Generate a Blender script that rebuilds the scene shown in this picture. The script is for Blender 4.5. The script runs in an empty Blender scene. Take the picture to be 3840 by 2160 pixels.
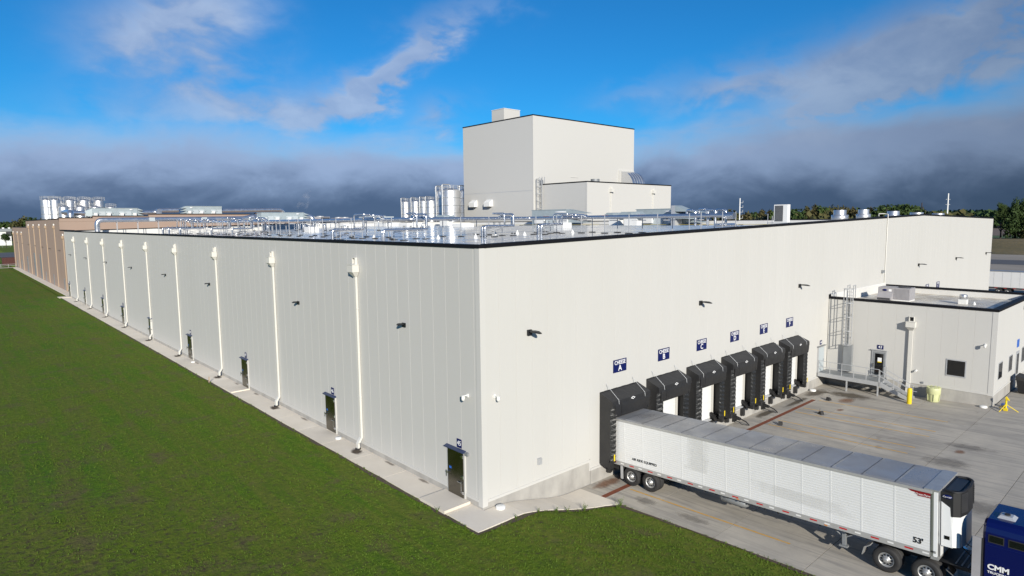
import bpy, bmesh, math, random
import numpy as np
from mathutils import Vector, Matrix, noise as mnoise

scene = bpy.context.scene
R = math.radians

# ------------------------------------------------------------------ camera
CAM = Vector((-18.379, -22.574, 13.758))
yaw, pitch, roll = 0.8361382, 0.1060311, -0.0101253
fwd = Vector((math.cos(yaw)*math.cos(pitch), math.sin(yaw)*math.cos(pitch), -math.sin(pitch)))
rgt = Vector((math.sin(yaw), -math.cos(yaw), 0)); upv = rgt.cross(fwd)
r2 = rgt*math.cos(roll) + upv*math.sin(roll); u2 = -rgt*math.sin(roll) + upv*math.cos(roll)
cd = bpy.data.cameras.new('camera'); cam = bpy.data.objects.new('camera', cd)
scene.collection.objects.link(cam)
cam.matrix_world = Matrix(((r2.x, u2.x, -fwd.x, CAM.x), (r2.y, u2.y, -fwd.y, CAM.y), (r2.z, u2.z, -fwd.z, CAM.z), (0, 0, 0, 1)))
cd.sensor_width = 36; cd.lens = 36*2383.5/3840; cd.clip_start = 0.5; cd.clip_end = 30000
scene.camera = cam

# ------------------------------------------------------------------ exposure
vs = scene.view_settings
vs.view_transform = 'Standard'; vs.look = 'None'; vs.gamma = 1; vs.use_curve_mapping = False
vs.exposure = 0.22
scene.cycles.max_bounces = 6; scene.cycles.caustics_reflective = False; scene.cycles.caustics_refractive = False

# ------------------------------------------------------------------ sun
SUN = Vector((-0.61, -1.0, 0.44)).normalized()          # towards the sun
sl = bpy.data.lights.new('sun', 'SUN'); sl.energy = 5.0; sl.angle = R(0.55); sl.color = (1.0, 0.94, 0.83)
so = bpy.data.objects.new('sun', sl); scene.collection.objects.link(so)
so.rotation_euler = SUN.to_track_quat('Z', 'Y').to_euler()
so.location = (-40, -70, 60)

# ------------------------------------------------------------------ sky
world = bpy.data.worlds.new('World'); scene.world = world; world.use_nodes = True
nt = world.node_tree; nt.nodes.clear()
def N(t, **kw):
    n = nt.nodes.new(t)
    for k, v in kw.items(): setattr(n, k, v)
    return n
def lk(a, b): nt.links.new(a, b)
def M(op, a, b=None, c=None, clamp=False):
    n = N('ShaderNodeMath', operation=op); n.use_clamp = clamp
    for i, x in enumerate((a, b, c)):
        if x is None: continue
        if isinstance(x, (int, float)): n.inputs[i].default_value = x
        else: lk(x, n.inputs[i])
    return n.outputs[0]
def mixc(f, a, b):
    n = N('ShaderNodeMix', data_type='RGBA')
    for i, x in ((0, f), (6, a), (7, b)):
        if isinstance(x, (int, float)): n.inputs[i].default_value = x
        elif isinstance(x, tuple): n.inputs[i].default_value = (*x, 1)
        else: lk(x, n.inputs[i])
    return n.outputs[2]
def sstep(x, lo, hi):
    n = N('ShaderNodeMapRange', interpolation_type='SMOOTHSTEP')
    lk(x, n.inputs[0]); n.inputs[1].default_value = lo; n.inputs[2].default_value = hi
    return n.outputs[0]
SKY_STRENGTH = 0.092
sky = N('ShaderNodeTexSky', sky_type='NISHITA', sun_disc=False)
sky.sun_elevation = math.asin(SUN.z); sky.sun_rotation = math.atan2(SUN.x, SUN.y)
sky.altitude = 300; sky.air_density = 1.0; sky.dust_density = 0.05; sky.ozone_density = 3.5
tc = N('ShaderNodeTexCoord'); sep = N('ShaderNodeSeparateXYZ'); lk(tc.outputs['Generated'], sep.inputs[0])
az = M('MULTIPLY', M('ARCTAN2', sep.outputs[1], sep.outputs[0]), 180/math.pi)
el = M('MULTIPLY', M('ARCSINE', sep.outputs[2]), 180/math.pi)
def fbm(scale, zs, detail, rough, off=0.0, dist=0.0):
    mp = N('ShaderNodeMapping'); lk(tc.outputs['Generated'], mp.inputs[0])
    mp.inputs['Scale'].default_value = (scale, scale, scale*zs); mp.inputs['Location'].default_value = (off, off*0.7, off*1.3)
    mp.inputs['Rotation'].default_value = (R(14), R(-8), 0)
    n = N('ShaderNodeTexNoise'); lk(mp.outputs[0], n.inputs['Vector'])
    n.inputs['Scale'].default_value = 1; n.inputs['Detail'].default_value = detail; n.inputs['Roughness'].default_value = rough
    n.inputs['Distortion'].default_value = dist
    return n.outputs[0]
n_big = fbm(4.2, 2.6, 5, 0.55, 3.1, 0.4)
n_mid = fbm(10.0, 1.7, 6, 0.54, 7.7, 0.35)
n_fine = fbm(26.0, 1.5, 5, 0.55, 1.3, 0.2)
nb = M('SUBTRACT', n_big, 0.5); nm = M('SUBTRACT', n_mid, 0.5); nf = M('SUBTRACT', n_fine, 0.5)
# warped sky coordinates in degrees
azw = M('ADD', az, M('ADD', M('MULTIPLY', nb, 10.0), M('MULTIPLY', nm, 7.0)))
elw = M('ADD', el, M('ADD', M('MULTIPLY', nm, 5.0), M('MULTIPLY', nf, 1.8)))
def blob(a0, e0, ra, rb, rot, k):
    x = M('SUBTRACT', a0, azw); y = M('SUBTRACT', elw, e0)           # x grows to the right
    c, s = math.cos(R(rot)), math.sin(R(rot))
    p = M('DIVIDE', M('ADD', M('MULTIPLY', x, c), M('MULTIPLY', y, s)), ra)
    q = M('DIVIDE', M('SUBTRACT', M('MULTIPLY', y, c), M('MULTIPLY', x, s)), rb)
    d = M('ADD', M('MULTIPLY', p, p), M('MULTIPLY', q, q))
    return M('MULTIPLY', M('EXPONENT', M('MULTIPLY', d, -1.0)), k)
high = None
for b in ((74.6, 15.5, 4.8, 4.6, 8, 1.0), (79.0, 13.0, 3.0, 1.8, 30, 0.45), (70.5, 11.0, 5.0, 2.2, -12, 0.7),
          (56.6, 13.6, 6.8, 1.5, 36, 1.15), (60.5, 11.4, 5.2, 1.7, 28, 0.9), (54.0, 8.9, 3.2, 1.5, 18, 0.8),
          (75.0, 8.6, 8.0, 1.8, 4, 0.5), (66.0, 8.5, 5.0, 1.6, 8, 0.4), (29.5, 11.0, 5.2, 1.3, 12, 0.8), (37.0, 10.7, 3.4, 0.9, 18, 0.35), (20, 12.6, 8, 1.6, 17, 0.5),
          (13.5, 12.4, 10.0, 2.7, 17, 1.4), (22.5, 9.4, 6.0, 1.6, 22, 0.9), (120, 22, 22, 7, 10, 0.5), (-40, 25, 25, 8, 12, 0.5), (200, 18, 30, 6, 0, 0.4)):
    x = blob(*b); high = x if high is None else M('ADD', high, x)
high = M('MULTIPLY', high, sstep(M('ADD', M('ADD', M('MULTIPLY', nm, 1.2), M('MULTIPLY', nf, 0.3)), M('MULTIPLY', nb, 0.6)), -0.40, 0.16))
# low bank of cloud all round the horizon, climbing to the right
edge = N('ShaderNodeMapRange', interpolation_type='SMOOTHSTEP'); lk(az, edge.inputs[0])
edge.inputs[1].default_value = 44; edge.inputs[2].default_value = 12; edge.inputs[3].default_value = 7.4; edge.inputs[4].default_value = 9.0
bank_h = M('SUBTRACT', M('ADD', edge.outputs[0], M('ADD', M('MULTIPLY', nb, 7.0), M('MULTIPLY', nm, 5.0))), elw)
bank = sstep(M('ADD', bank_h, M('MULTIPLY', nf, 3.0)), -1.8, 2.8)
dens = M('MAXIMUM', M('MULTIPLY', bank, 0.97), M('MINIMUM', high, 0.85))
# cloud colour: lit tops, slate blue bellies towards the horizon
lum = sstep(M('ADD', el, M('ADD', M('ADD', M('MULTIPLY', nm, 5.0), M('MULTIPLY', nf, 1.2)), M('MULTIPLY', nb, 3.5))), 0.7, 5.4)
dark = (0.078, 0.117, 0.225); light = (0.315, 0.420, 0.640); white = (0.46, 0.57, 0.77)
ccol = mixc(lum, dark, light)
ccol = mixc(M('MULTIPLY', sstep(M('ADD', M('ADD', nm, M('MULTIPLY', nf, 0.25)), M('MULTIPLY', nb, 0.5)), -0.10, 0.28), sstep(el, 3.0, 11.0)), ccol, white)
rim = M('MULTIPLY', M('MULTIPLY', bank, M('SUBTRACT', 1.0, bank)), 1.9)
ccol = mixc(rim, ccol, white)
grd = N('ShaderNodeMapRange'); lk(az, grd.inputs[0]); grd.inputs[1].default_value = 40; grd.inputs[2].default_value = 8; grd.inputs[3].default_value = 1.0; grd.inputs[4].default_value = 0.56
g3 = N('ShaderNodeCombineColor')
for i in range(3): lk(grd.outputs[0], g3.inputs[i])
mulc = N('ShaderNodeMix', data_type='RGBA', blend_type='MULTIPLY'); mulc.inputs[0].default_value = 1
lk(ccol, mulc.inputs[6]); lk(g3.outputs[0], mulc.inputs[7])
csc = N('ShaderNodeMix', data_type='RGBA', blend_type='MULTIPLY'); csc.inputs[0].default_value = 1
lk(mulc.outputs[2], csc.inputs[6]); csc.inputs[7].default_value = (0.84/SKY_STRENGTH, 0.84/SKY_STRENGTH, 0.84/SKY_STRENGTH, 1)
tint = N('ShaderNodeMix', data_type='RGBA', blend_type='MULTIPLY'); tint.inputs[0].default_value = 1
lk(sky.outputs[0], tint.inputs[6]); tint.inputs[7].default_value = (0.125, 0.68, 1.05, 1)
bg = N('ShaderNodeBackground'); bg.inputs[1].default_value = SKY_STRENGTH
lk(mixc(dens, tint.outputs[2], csc.outputs[2]), bg.inputs[0])
wo = N('ShaderNodeOutputWorld'); lk(bg.outputs[0], wo.inputs[0])

# ------------------------------------------------------------------ materials
MATS = {}
def mat(name, col, rough=0.6, metal=0.0, var=0.0, vscale=1.0, rnd=0.0, bump=0.0, bscale=8.0, stretch=(1, 1, 1), col2=None, spec=0.5, lo=0.35, hi=0.65, rvar=0.0):
    """principled material; colour drifts to col2 (or a darker tone) along world-space noise; rnd = tone per object"""
    m = bpy.data.materials.new(name); m.use_nodes = True; MATS[name] = m
    t = m.node_tree; p = t.nodes['Principled BSDF']
    p.inputs['Base Color'].default_value = (*col, 1); p.inputs['Roughness'].default_value = rough
    p.inputs['Metallic'].default_value = metal; p.inputs['Specular IOR Level'].default_value = spec
    def nn(tp): return t.nodes.new(tp)
    out = None
    if var or bump or rvar:
        g = nn('ShaderNodeNewGeometry'); mp = nn('ShaderNodeMapping'); t.links.new(g.outputs['Position'], mp.inputs[0])
        mp.inputs['Scale'].default_value = stretch
    if var:
        nz = nn('ShaderNodeTexNoise'); t.links.new(mp.outputs[0], nz.inputs['Vector'])
        nz.inputs['Scale'].default_value = vscale; nz.inputs['Detail'].default_value = 6; nz.inputs['Roughness'].default_value = 0.62
        mr = nn('ShaderNodeMapRange'); t.links.new(nz.outputs[0], mr.inputs[0]); mr.inputs[1].default_value = lo; mr.inputs[2].default_value = hi
        mr.inputs[3].default_value = 0; mr.inputs[4].default_value = var
        mx = nn('ShaderNodeMix'); mx.data_type = 'RGBA'; t.links.new(mr.outputs[0], mx.inputs[0])
        mx.inputs[6].default_value = (*col, 1); mx.inputs[7].default_value = (*(col2 or tuple(c*0.45 for c in col)), 1)
        out = mx.outputs[2]
    if rnd:
        oi = nn('ShaderNodeObjectInfo'); mr = nn('ShaderNodeMapRange'); t.links.new(oi.outputs['Random'], mr.inputs[0])
        mr.inputs[3].default_value = 1-rnd; mr.inputs[4].default_value = 1+rnd
        hs = nn('ShaderNodeHueSaturation'); t.links.new(mr.outputs[0], hs.inputs['Value'])
        if out: t.links.new(out, hs.inputs['Color'])
        else: hs.inputs['Color'].default_value = (*col, 1)
        out = hs.outputs[0]
    if out: t.links.new(out, p.inputs['Base Color'])
    if rvar:
        nz = nn('ShaderNodeTexNoise'); t.links.new(mp.outputs[0], nz.inputs['Vector']); nz.inputs['Scale'].default_value = vscale*1.7; nz.inputs['Detail'].default_value = 4
        mr = nn('ShaderNodeMapRange'); t.links.new(nz.outputs[0], mr.inputs[0]); mr.inputs[1].default_value = 0.35; mr.inputs[2].default_value = 0.65
        mr.inputs[3].default_value = max(0.02, rough-rvar); mr.inputs[4].default_value = rough+rvar
        t.links.new(mr.outputs[0], p.inputs['Roughness'])
    if bump:
        nz = nn('ShaderNodeTexNoise'); t.links.new(mp.outputs[0], nz.inputs['Vector']); nz.inputs['Scale'].default_value = bscale; nz.inputs['Detail'].default_value = 5
        b = nn('ShaderNodeBump'); b.inputs['Strength'].default_value = 1.0; b.inputs['Distance'].default_value = bump
        t.links.new(nz.outputs[0], b.inputs['Height']); t.links.new(b.outputs[0], p.inputs['Normal'])
    return m
mat('panel', (0.528, 0.520, 0.494), 0.6, var=0.3, vscale=0.35, rnd=0.005, col2=(0.492, 0.483, 0.452), spec=0.25, stretch=(1, 1, 0.10), bump=0.0012, bscale=2.5)
mat('trim', (0.535, 0.527, 0.502), 0.55, spec=0.25)
mat('spout', (0.63, 0.615, 0.57), 0.4, var=0.08, vscale=0.8, stretch=(1, 1, 0.3))
mat('tan', (0.335, 0.250, 0.198), 0.8, var=0.25, vscale=0.25, stretch=(1, 1, 0.3), col2=(0.29, 0.19, 0.145), bump=0.004, bscale=12)
mat('tan_spout', (0.37, 0.28, 0.20), 0.7)
mat('black', (0.010, 0.011, 0.013), 0.45)
mat('coping', (0.008, 0.008, 0.010), 0.55, var=0.4, vscale=0.6, col2=(0.013, 0.013, 0.016), spec=0.15)
mat('membrane', (0.56, 0.56, 0.55), 0.15, var=0.40, vscale=0.22, col2=(0.42, 0.42, 0.43), rvar=0.08, bump=0.004, bscale=0.9)
mat('membrane_dry', (0.66, 0.65, 0.62), 0.5, var=0.15, vscale=0.5)
mat('membrane_dirty', (0.60, 0.58, 0.53), 0.35, var=0.85, vscale=0.55, col2=(0.36, 0.30, 0.22), rvar=0.2)
mat('foundation', (0.40, 0.385, 0.355), 0.85, var=0.75, vscale=0.9, col2=(0.25, 0.24, 0.225), stretch=(1, 1, 0.55), bump=0.004, bscale=9, lo=0.4, hi=0.7)
mat('walk', (0.70, 0.64, 0.55), 0.85, var=0.5, vscale=0.5, rnd=0.05, col2=(0.60, 0.54, 0.445), bump=0.002, bscale=25)
mat('steel_door', (0.20, 0.185, 0.155), 0.22, 1.0, rvar=0.05, vscale=0.8)
mat('galv', (0.50, 0.51, 0.52), 0.45, 0.35, var=0.3, vscale=2.0, col2=(0.40, 0.41, 0.42))
mat('galv_dull', (0.30, 0.315, 0.325), 0.6, 0.4, var=0.3, vscale=2.0)
mat('stainless', (0.60, 0.60, 0.60), 0.42, 0.85, rvar=0.06, vscale=0.6)
mat('jacket', (0.70, 0.71, 0.73), 0.25, 0.92, rvar=0.05, vscale=1.4, bump=0.003, bscale=3)
mat('duct', (0.64, 0.65, 0.67), 0.28, 0.88, rvar=0.08, vscale=0.7)
mat('ahu', (0.36, 0.42, 0.44), 0.5, 0.15, var=0.25, vscale=0.7)
mat('ahu_light', (0.45, 0.50, 0.52), 0.5, 0.1)
mat('rtu', (0.34, 0.33, 0.34), 0.55, var=0.2, vscale=1.5)
mat('rtu_dark', (0.045, 0.045, 0.05), 0.7)
mat('white', (0.72, 0.72, 0.70), 0.45)
mat('white_gloss', (0.74, 0.75, 0.75), 0.25)
mat('trailer_skin', (0.68, 0.685, 0.68), 0.35, var=0.2, vscale=0.8, rnd=0.01, col2=(0.59, 0.59, 0.575))
mat('trailer_roof', (0.34, 0.35, 0.365), 0.38, 0.35, var=0.65, vscale=0.45, col2=(0.24, 0.225, 0.21), rvar=0.12, bump=0.006, bscale=0.9)
mat('alu', (0.50, 0.50, 0.49), 0.42, 0.55, var=0.3, vscale=4)
mat('chrome', (0.70, 0.71, 0.72), 0.16, 1.0)
mat('rail_alu', (0.42, 0.42, 0.41), 0.5, 0.2, var=0.4, vscale=3, col2=(0.30, 0.29, 0.28))
mat('post_steel', (0.55, 0.56, 0.56), 0.30, 0.85)
mat('gas_yellow', (0.40, 0.33, 0.10), 0.6)
mat('rubber', (0.016, 0.016, 0.017), 0.75, var=0.4, vscale=3, col2=(0.04, 0.037, 0.033))
mat('vinyl', (0.017, 0.017, 0.018), 0.5, var=0.5, vscale=1.1, col2=(0.030, 0.029, 0.028), bump=0.03, bscale=2.2)
mat('vinyl_pleat', (0.014, 0.015, 0.016), 0.42, bump=0.05, bscale=4.5, stretch=(1, 1, 1.4))
mat('frame_black', (0.012, 0.012, 0.013), 0.6)
mat('red', (0.45, 0.012, 0.015), 0.4)
mat('dark_red', (0.22, 0.012, 0.014), 0.4)
mat('yellow', (0.75, 0.56, 0.015), 0.4, var=0.25, vscale=5, col2=(0.6, 0.42, 0.02))
mat('amber', (0.6, 0.2, 0.01), 0.4)
mat('lime', (0.58, 0.60, 0.33), 0.45, var=0.2, vscale=3)
mat('sign_blue', (0.002, 0.008, 0.085), 0.4, spec=0.3)
mat('blue_label', (0.02, 0.12, 0.50), 0.4)
mat('sign_white', (0.80, 0.80, 0.80), 0.4)
mat('ink', (0.012, 0.012, 0.012), 0.5)
mat('truck_blue', (0.003, 0.006, 0.070), 0.2, spec=0.6)
mat('glass_dark', (0.006, 0.007, 0.008), 0.06, spec=0.8)
mat('rust', (0.20, 0.062, 0.030), 0.8, var=0.6, vscale=6, col2=(0.11, 0.032, 0.02), bump=0.01, bscale=30)
mat('line_yellow', (0.62, 0.34, 0.05), 0.7, var=0.8, vscale=5, col2=(0.46, 0.37, 0.24), lo=0.46, hi=0.7)
mat('pipe_white', (0.62, 0.63, 0.64), 0.35, 0.3)
mat('bark', (0.06, 0.045, 0.035), 0.9, var=0.5, vscale=4)
mat('soil', (0.085, 0.062, 0.045), 0.95, var=0.7, vscale=2.5, col2=(0.055, 0.04, 0.03), bump=0.03, bscale=9)
mat('asphalt', (0.10, 0.10, 0.105), 0.85, var=0.4, vscale=0.08)
mat('gravel', (0.30, 0.265, 0.22), 0.95, var=0.6, vscale=0.06, col2=(0.20, 0.17, 0.14))
mat('field', (0.16, 0.115, 0.085), 0.95, var=0.5, vscale=0.01, col2=(0.12, 0.085, 0.06))
mat('dry_grass', (0.17, 0.125, 0.055), 0.95, var=0.9, vscale=0.05, col2=(0.085, 0.075, 0.03), bump=0.3, bscale=0.6)
mat('grass_strip', (0.055, 0.10, 0.022), 0.95, var=0.5, vscale=0.05)
mat('brown_panel', (0.075, 0.022, 0.018), 0.7)

def leafmat(name, col, col2):
    m = mat(name, col, 0.7, spec=0.2); t = m.node_tree; p = t.nodes['Principled BSDF']
    oi = t.nodes.new('ShaderNodeObjectInfo'); g = t.nodes.new('ShaderNodeNewGeometry')
    mx = t.nodes.new('ShaderNodeMix'); mx.data_type = 'RGBA'
    mr = t.nodes.new('ShaderNodeMath'); mr.operation = 'ADD'; t.links.new(oi.outputs['Random'], mr.inputs[0]); t.links.new(g.outputs['Random Per Island'], mr.inputs[1])
    h = t.nodes.new('ShaderNodeMath'); h.operation = 'MULTIPLY'; h.inputs[1].default_value = 0.5; t.links.new(mr.outputs[0], h.inputs[0])
    t.links.new(h.outputs[0], mx.inputs[0]); mx.inputs[6].default_value = (*col, 1); mx.inputs[7].default_value = (*col2, 1)
    t.links.new(mx.outputs[2], p.inputs['Base Color'])
    return m
leafmat('leaf_dark', (0.030, 0.055, 0.016), (0.055, 0.085, 0.022))
leafmat('leaf_olive', (0.048, 0.056, 0.018), (0.088, 0.078, 0.028))
leafmat('leaf_autumn', (0.084, 0.064, 0.026), (0.056, 0.058, 0.022))
leafmat('blade', (0.068, 0.142, 0.010), (0.118, 0.165, 0.020))
mat('drip_blue', (0.03, 0.045, 0.10), 0.4)

def concrete_mat():
    """apron concrete: joint-to-joint tone, tyre scuffs drawn out along the truck lanes, stains, wet patches"""
    m = mat('concrete', (0.40, 0.375, 0.335), 0.85); t = m.node_tree; p = t.nodes['Principled BSDF']
    g = t.nodes.new('ShaderNodeNewGeometry')
    def nz(scale, st, det=6):
        mp = t.nodes.new('ShaderNodeMapping'); t.links.new(g.outputs['Position'], mp.inputs[0]); mp.inputs['Scale'].default_value = st
        n = t.nodes.new('ShaderNodeTexNoise'); t.links.new(mp.outputs[0], n.inputs['Vector']); n.inputs['Scale'].default_value = scale
        n.inputs['Detail'].default_value = det; n.inputs['Roughness'].default_value = 0.65
        return n.outputs[0]
    def rng(x, lo, hi, a, b):
        r = t.nodes.new('ShaderNodeMapRange'); t.links.new(x, r.inputs[0])
        for i, v in enumerate((lo, hi, a, b)): r.inputs[i+1].default_value = v
        return r.outputs[0]
    def mx(f, a, b):
        x = t.nodes.new('ShaderNodeMix'); x.data_type = 'RGBA'; t.links.new(f, x.inputs[0])
        for i, v in ((6, a), (7, b)):
            if isinstance(v, tuple): x.inputs[i].default_value = (*v, 1)
            else: t.links.new(v, x.inputs[i])
        return x.outputs[2]
    c = mx(rng(nz(0.35, (1, 1, 1)), 0.35, 0.65, 0, 1), (0.46, 0.42, 0.355), (0.345, 0.32, 0.28))
    c = mx(rng(nz(1.0, (1.6, 0.16, 1)), 0.48, 0.66, 0, 0.5), c, (0.245, 0.232, 0.21))
    c = mx(rng(nz(1.0, (5.0, 0.25, 1)), 0.50, 0.66, 0, 0.55), c, (0.20, 0.19, 0.18))
    c = mx(rng(nz(0.8, (1, 1, 1), 3), 0.66, 0.74, 0, 0.45), c, (0.20, 0.17, 0.14))
    oi = t.nodes.new('ShaderNodeObjectInfo'); hs = t.nodes.new('ShaderNodeHueSaturation')
    t.links.new(rng(oi.outputs['Random'], 0, 1, 0.93, 1.06), hs.inputs['Value']); t.links.new(c, hs.inputs['Color'])
    t.links.new(hs.outputs[0], p.inputs['Base Color'])
    b = t.nodes.new('ShaderNodeBump'); b.inputs['Distance'].default_value = 0.003; t.links.new(nz(30, (1, 1, 1)), b.inputs['Height']); t.links.new(b.outputs[0], p.inputs['Normal'])
concrete_mat()

def ground_mat():
    """lawn soil and turf: green with brown bare spots; coarse far away"""
    m = mat('turf', (0.05, 0.09, 0.02), 0.95, spec=0.1); t = m.node_tree; p = t.nodes['Principled BSDF']
    g = t.nodes.new('ShaderNodeNewGeometry')
    def nz(scale, det=6, st=(1, 1, 1)):
        mp = t.nodes.new('ShaderNodeMapping'); t.links.new(g.outputs['Position'], mp.inputs[0]); mp.inputs['Scale'].default_value = st
        n = t.nodes.new('ShaderNodeTexNoise'); t.links.new(mp.outputs[0], n.inputs['Vector']); n.inputs['Scale'].default_value = scale
        n.inputs['Detail'].default_value = det; n.inputs['Roughness'].default_value = 0.68
        return n.outputs[0]
    def rng(x, lo, hi, a, b):
        r = t.nodes.new('ShaderNodeMapRange'); t.links.new(x, r.inputs[0])
        for i, v in enumerate((lo, hi, a, b)): r.inputs[i+1].default_value = v
        return r.outputs[0]
    def mx(f, a, b):
        x = t.nodes.new('ShaderNodeMix'); x.data_type = 'RGBA'; t.links.new(f, x.inputs[0])
        for i, v in ((6, a), (7, b)):
            if isinstance(v, tuple): x.inputs[i].default_value = (*v, 1)
            else: t.links.new(v, x.inputs[i])
        return x.outputs[2]
    c = mx(rng(nz(0.07, 6), 0.36, 0.64, 0, 1), (0.076, 0.172, 0.010), (0.138, 0.176, 0.018))
    c = mx(rng(nz(1.0, 6, (0.9, 0.05, 1)), 0.44, 0.56, 0, 0.7), c, (0.150, 0.160, 0.030))
    c = mx(rng(nz(2.6, 7), 0.35, 0.62, 0, 0.55), c, (0.044, 0.086, 0.013))
    sp = t.nodes.new('ShaderNodeSeparateXYZ'); t.links.new(g.outputs['Position'], sp.inputs[0])
    def mul(a, b, k=None):
        x = t.nodes.new('ShaderNodeMath'); x.operation = 'MULTIPLY' if k is None else 'MULTIPLY_ADD'; t.links.new(a, x.inputs[0])
        if k is None: t.links.new(b, x.inputs[1])
        else: x.inputs[1].default_value = k; t.links.new(b, x.inputs[2])
        return x.outputs[0]
    thin = mul(rng(sp.outputs[0], -3, -17, 0, 1), rng(sp.outputs[1], 32, 2, 0, 1))      # turf sown thinner away from the wall
    c = mx(rng(mul(thin, nz(0.45, 7), .07), 0.53, 0.68, 0, 0.75), c, (0.120, 0.098, 0.050))
    c = mx(rng(mul(thin, nz(3.2, 6), .10), 0.57, 0.68, 0, 0.75), c, (0.062, 0.047, 0.032))
    t.links.new(c, p.inputs['Base Color'])
    b = t.nodes.new('ShaderNodeBump'); b.inputs['Distance'].default_value = 0.10; t.links.new(nz(5.0, 8), b.inputs['Height']); t.links.new(b.outputs[0], p.inputs['Normal'])
ground_mat()

def stainmat(name, col, scale, thr):
    m = mat(name, col, 0.8); t = m.node_tree; p = t.nodes['Principled BSDF']
    tcn = t.nodes.new('ShaderNodeTexCoord'); mp = t.nodes.new('ShaderNodeMapping'); t.links.new(tcn.outputs['Generated'], mp.inputs[0])
    mp.inputs['Location'].default_value = (-0.5, -0.5, 0)
    ln = t.nodes.new('ShaderNodeVectorMath'); ln.operation = 'MULTIPLY'; t.links.new(mp.outputs[0], ln.inputs[0]); ln.inputs[1].default_value = (1, 1, 0)
    l2 = t.nodes.new('ShaderNodeVectorMath'); l2.operation = 'LENGTH'; t.links.new(ln.outputs[0], l2.inputs[0])
    g = t.nodes.new('ShaderNodeNewGeometry'); n = t.nodes.new('ShaderNodeTexNoise'); t.links.new(g.outputs['Position'], n.inputs['Vector'])
    n.inputs['Scale'].default_value = scale; n.inputs['Detail'].default_value = 6
    ad = t.nodes.new('ShaderNodeMath'); ad.operation = 'MULTIPLY_ADD'; t.links.new(n.outputs[0], ad.inputs[0]); ad.inputs[1].default_value = 0.55; t.links.new(l2.outputs['Value'], ad.inputs[2])
    r = t.nodes.new('ShaderNodeMapRange'); t.links.new(ad.outputs[0], r.inputs[0]); r.inputs[1].default_value = 0.72; r.inputs[2].default_value = 0.45; r.inputs[3].default_value = 0; r.inputs[4].default_value = thr
    t.links.new(r.outputs[0], p.inputs['Alpha'])
stainmat('stain_dirt', (0.075, 0.055, 0.038), 3.0, 0.95)
stainmat('stain_wet', (0.11, 0.09, 0.065), 1.4, 0.8)
stainmat('stain_oil', (0.15, 0.14, 0.125), 2.6, 0.35)
stainmat('stain_rust', (0.25, 0.11, 0.05), 2.2, 0.55)
stainmat('stain_faint', (0.16, 0.13, 0.10), 3.0, 0.5)
stainmat('ghost', (0.60, 0.60, 0.58), 2.0, 0.25)

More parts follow.
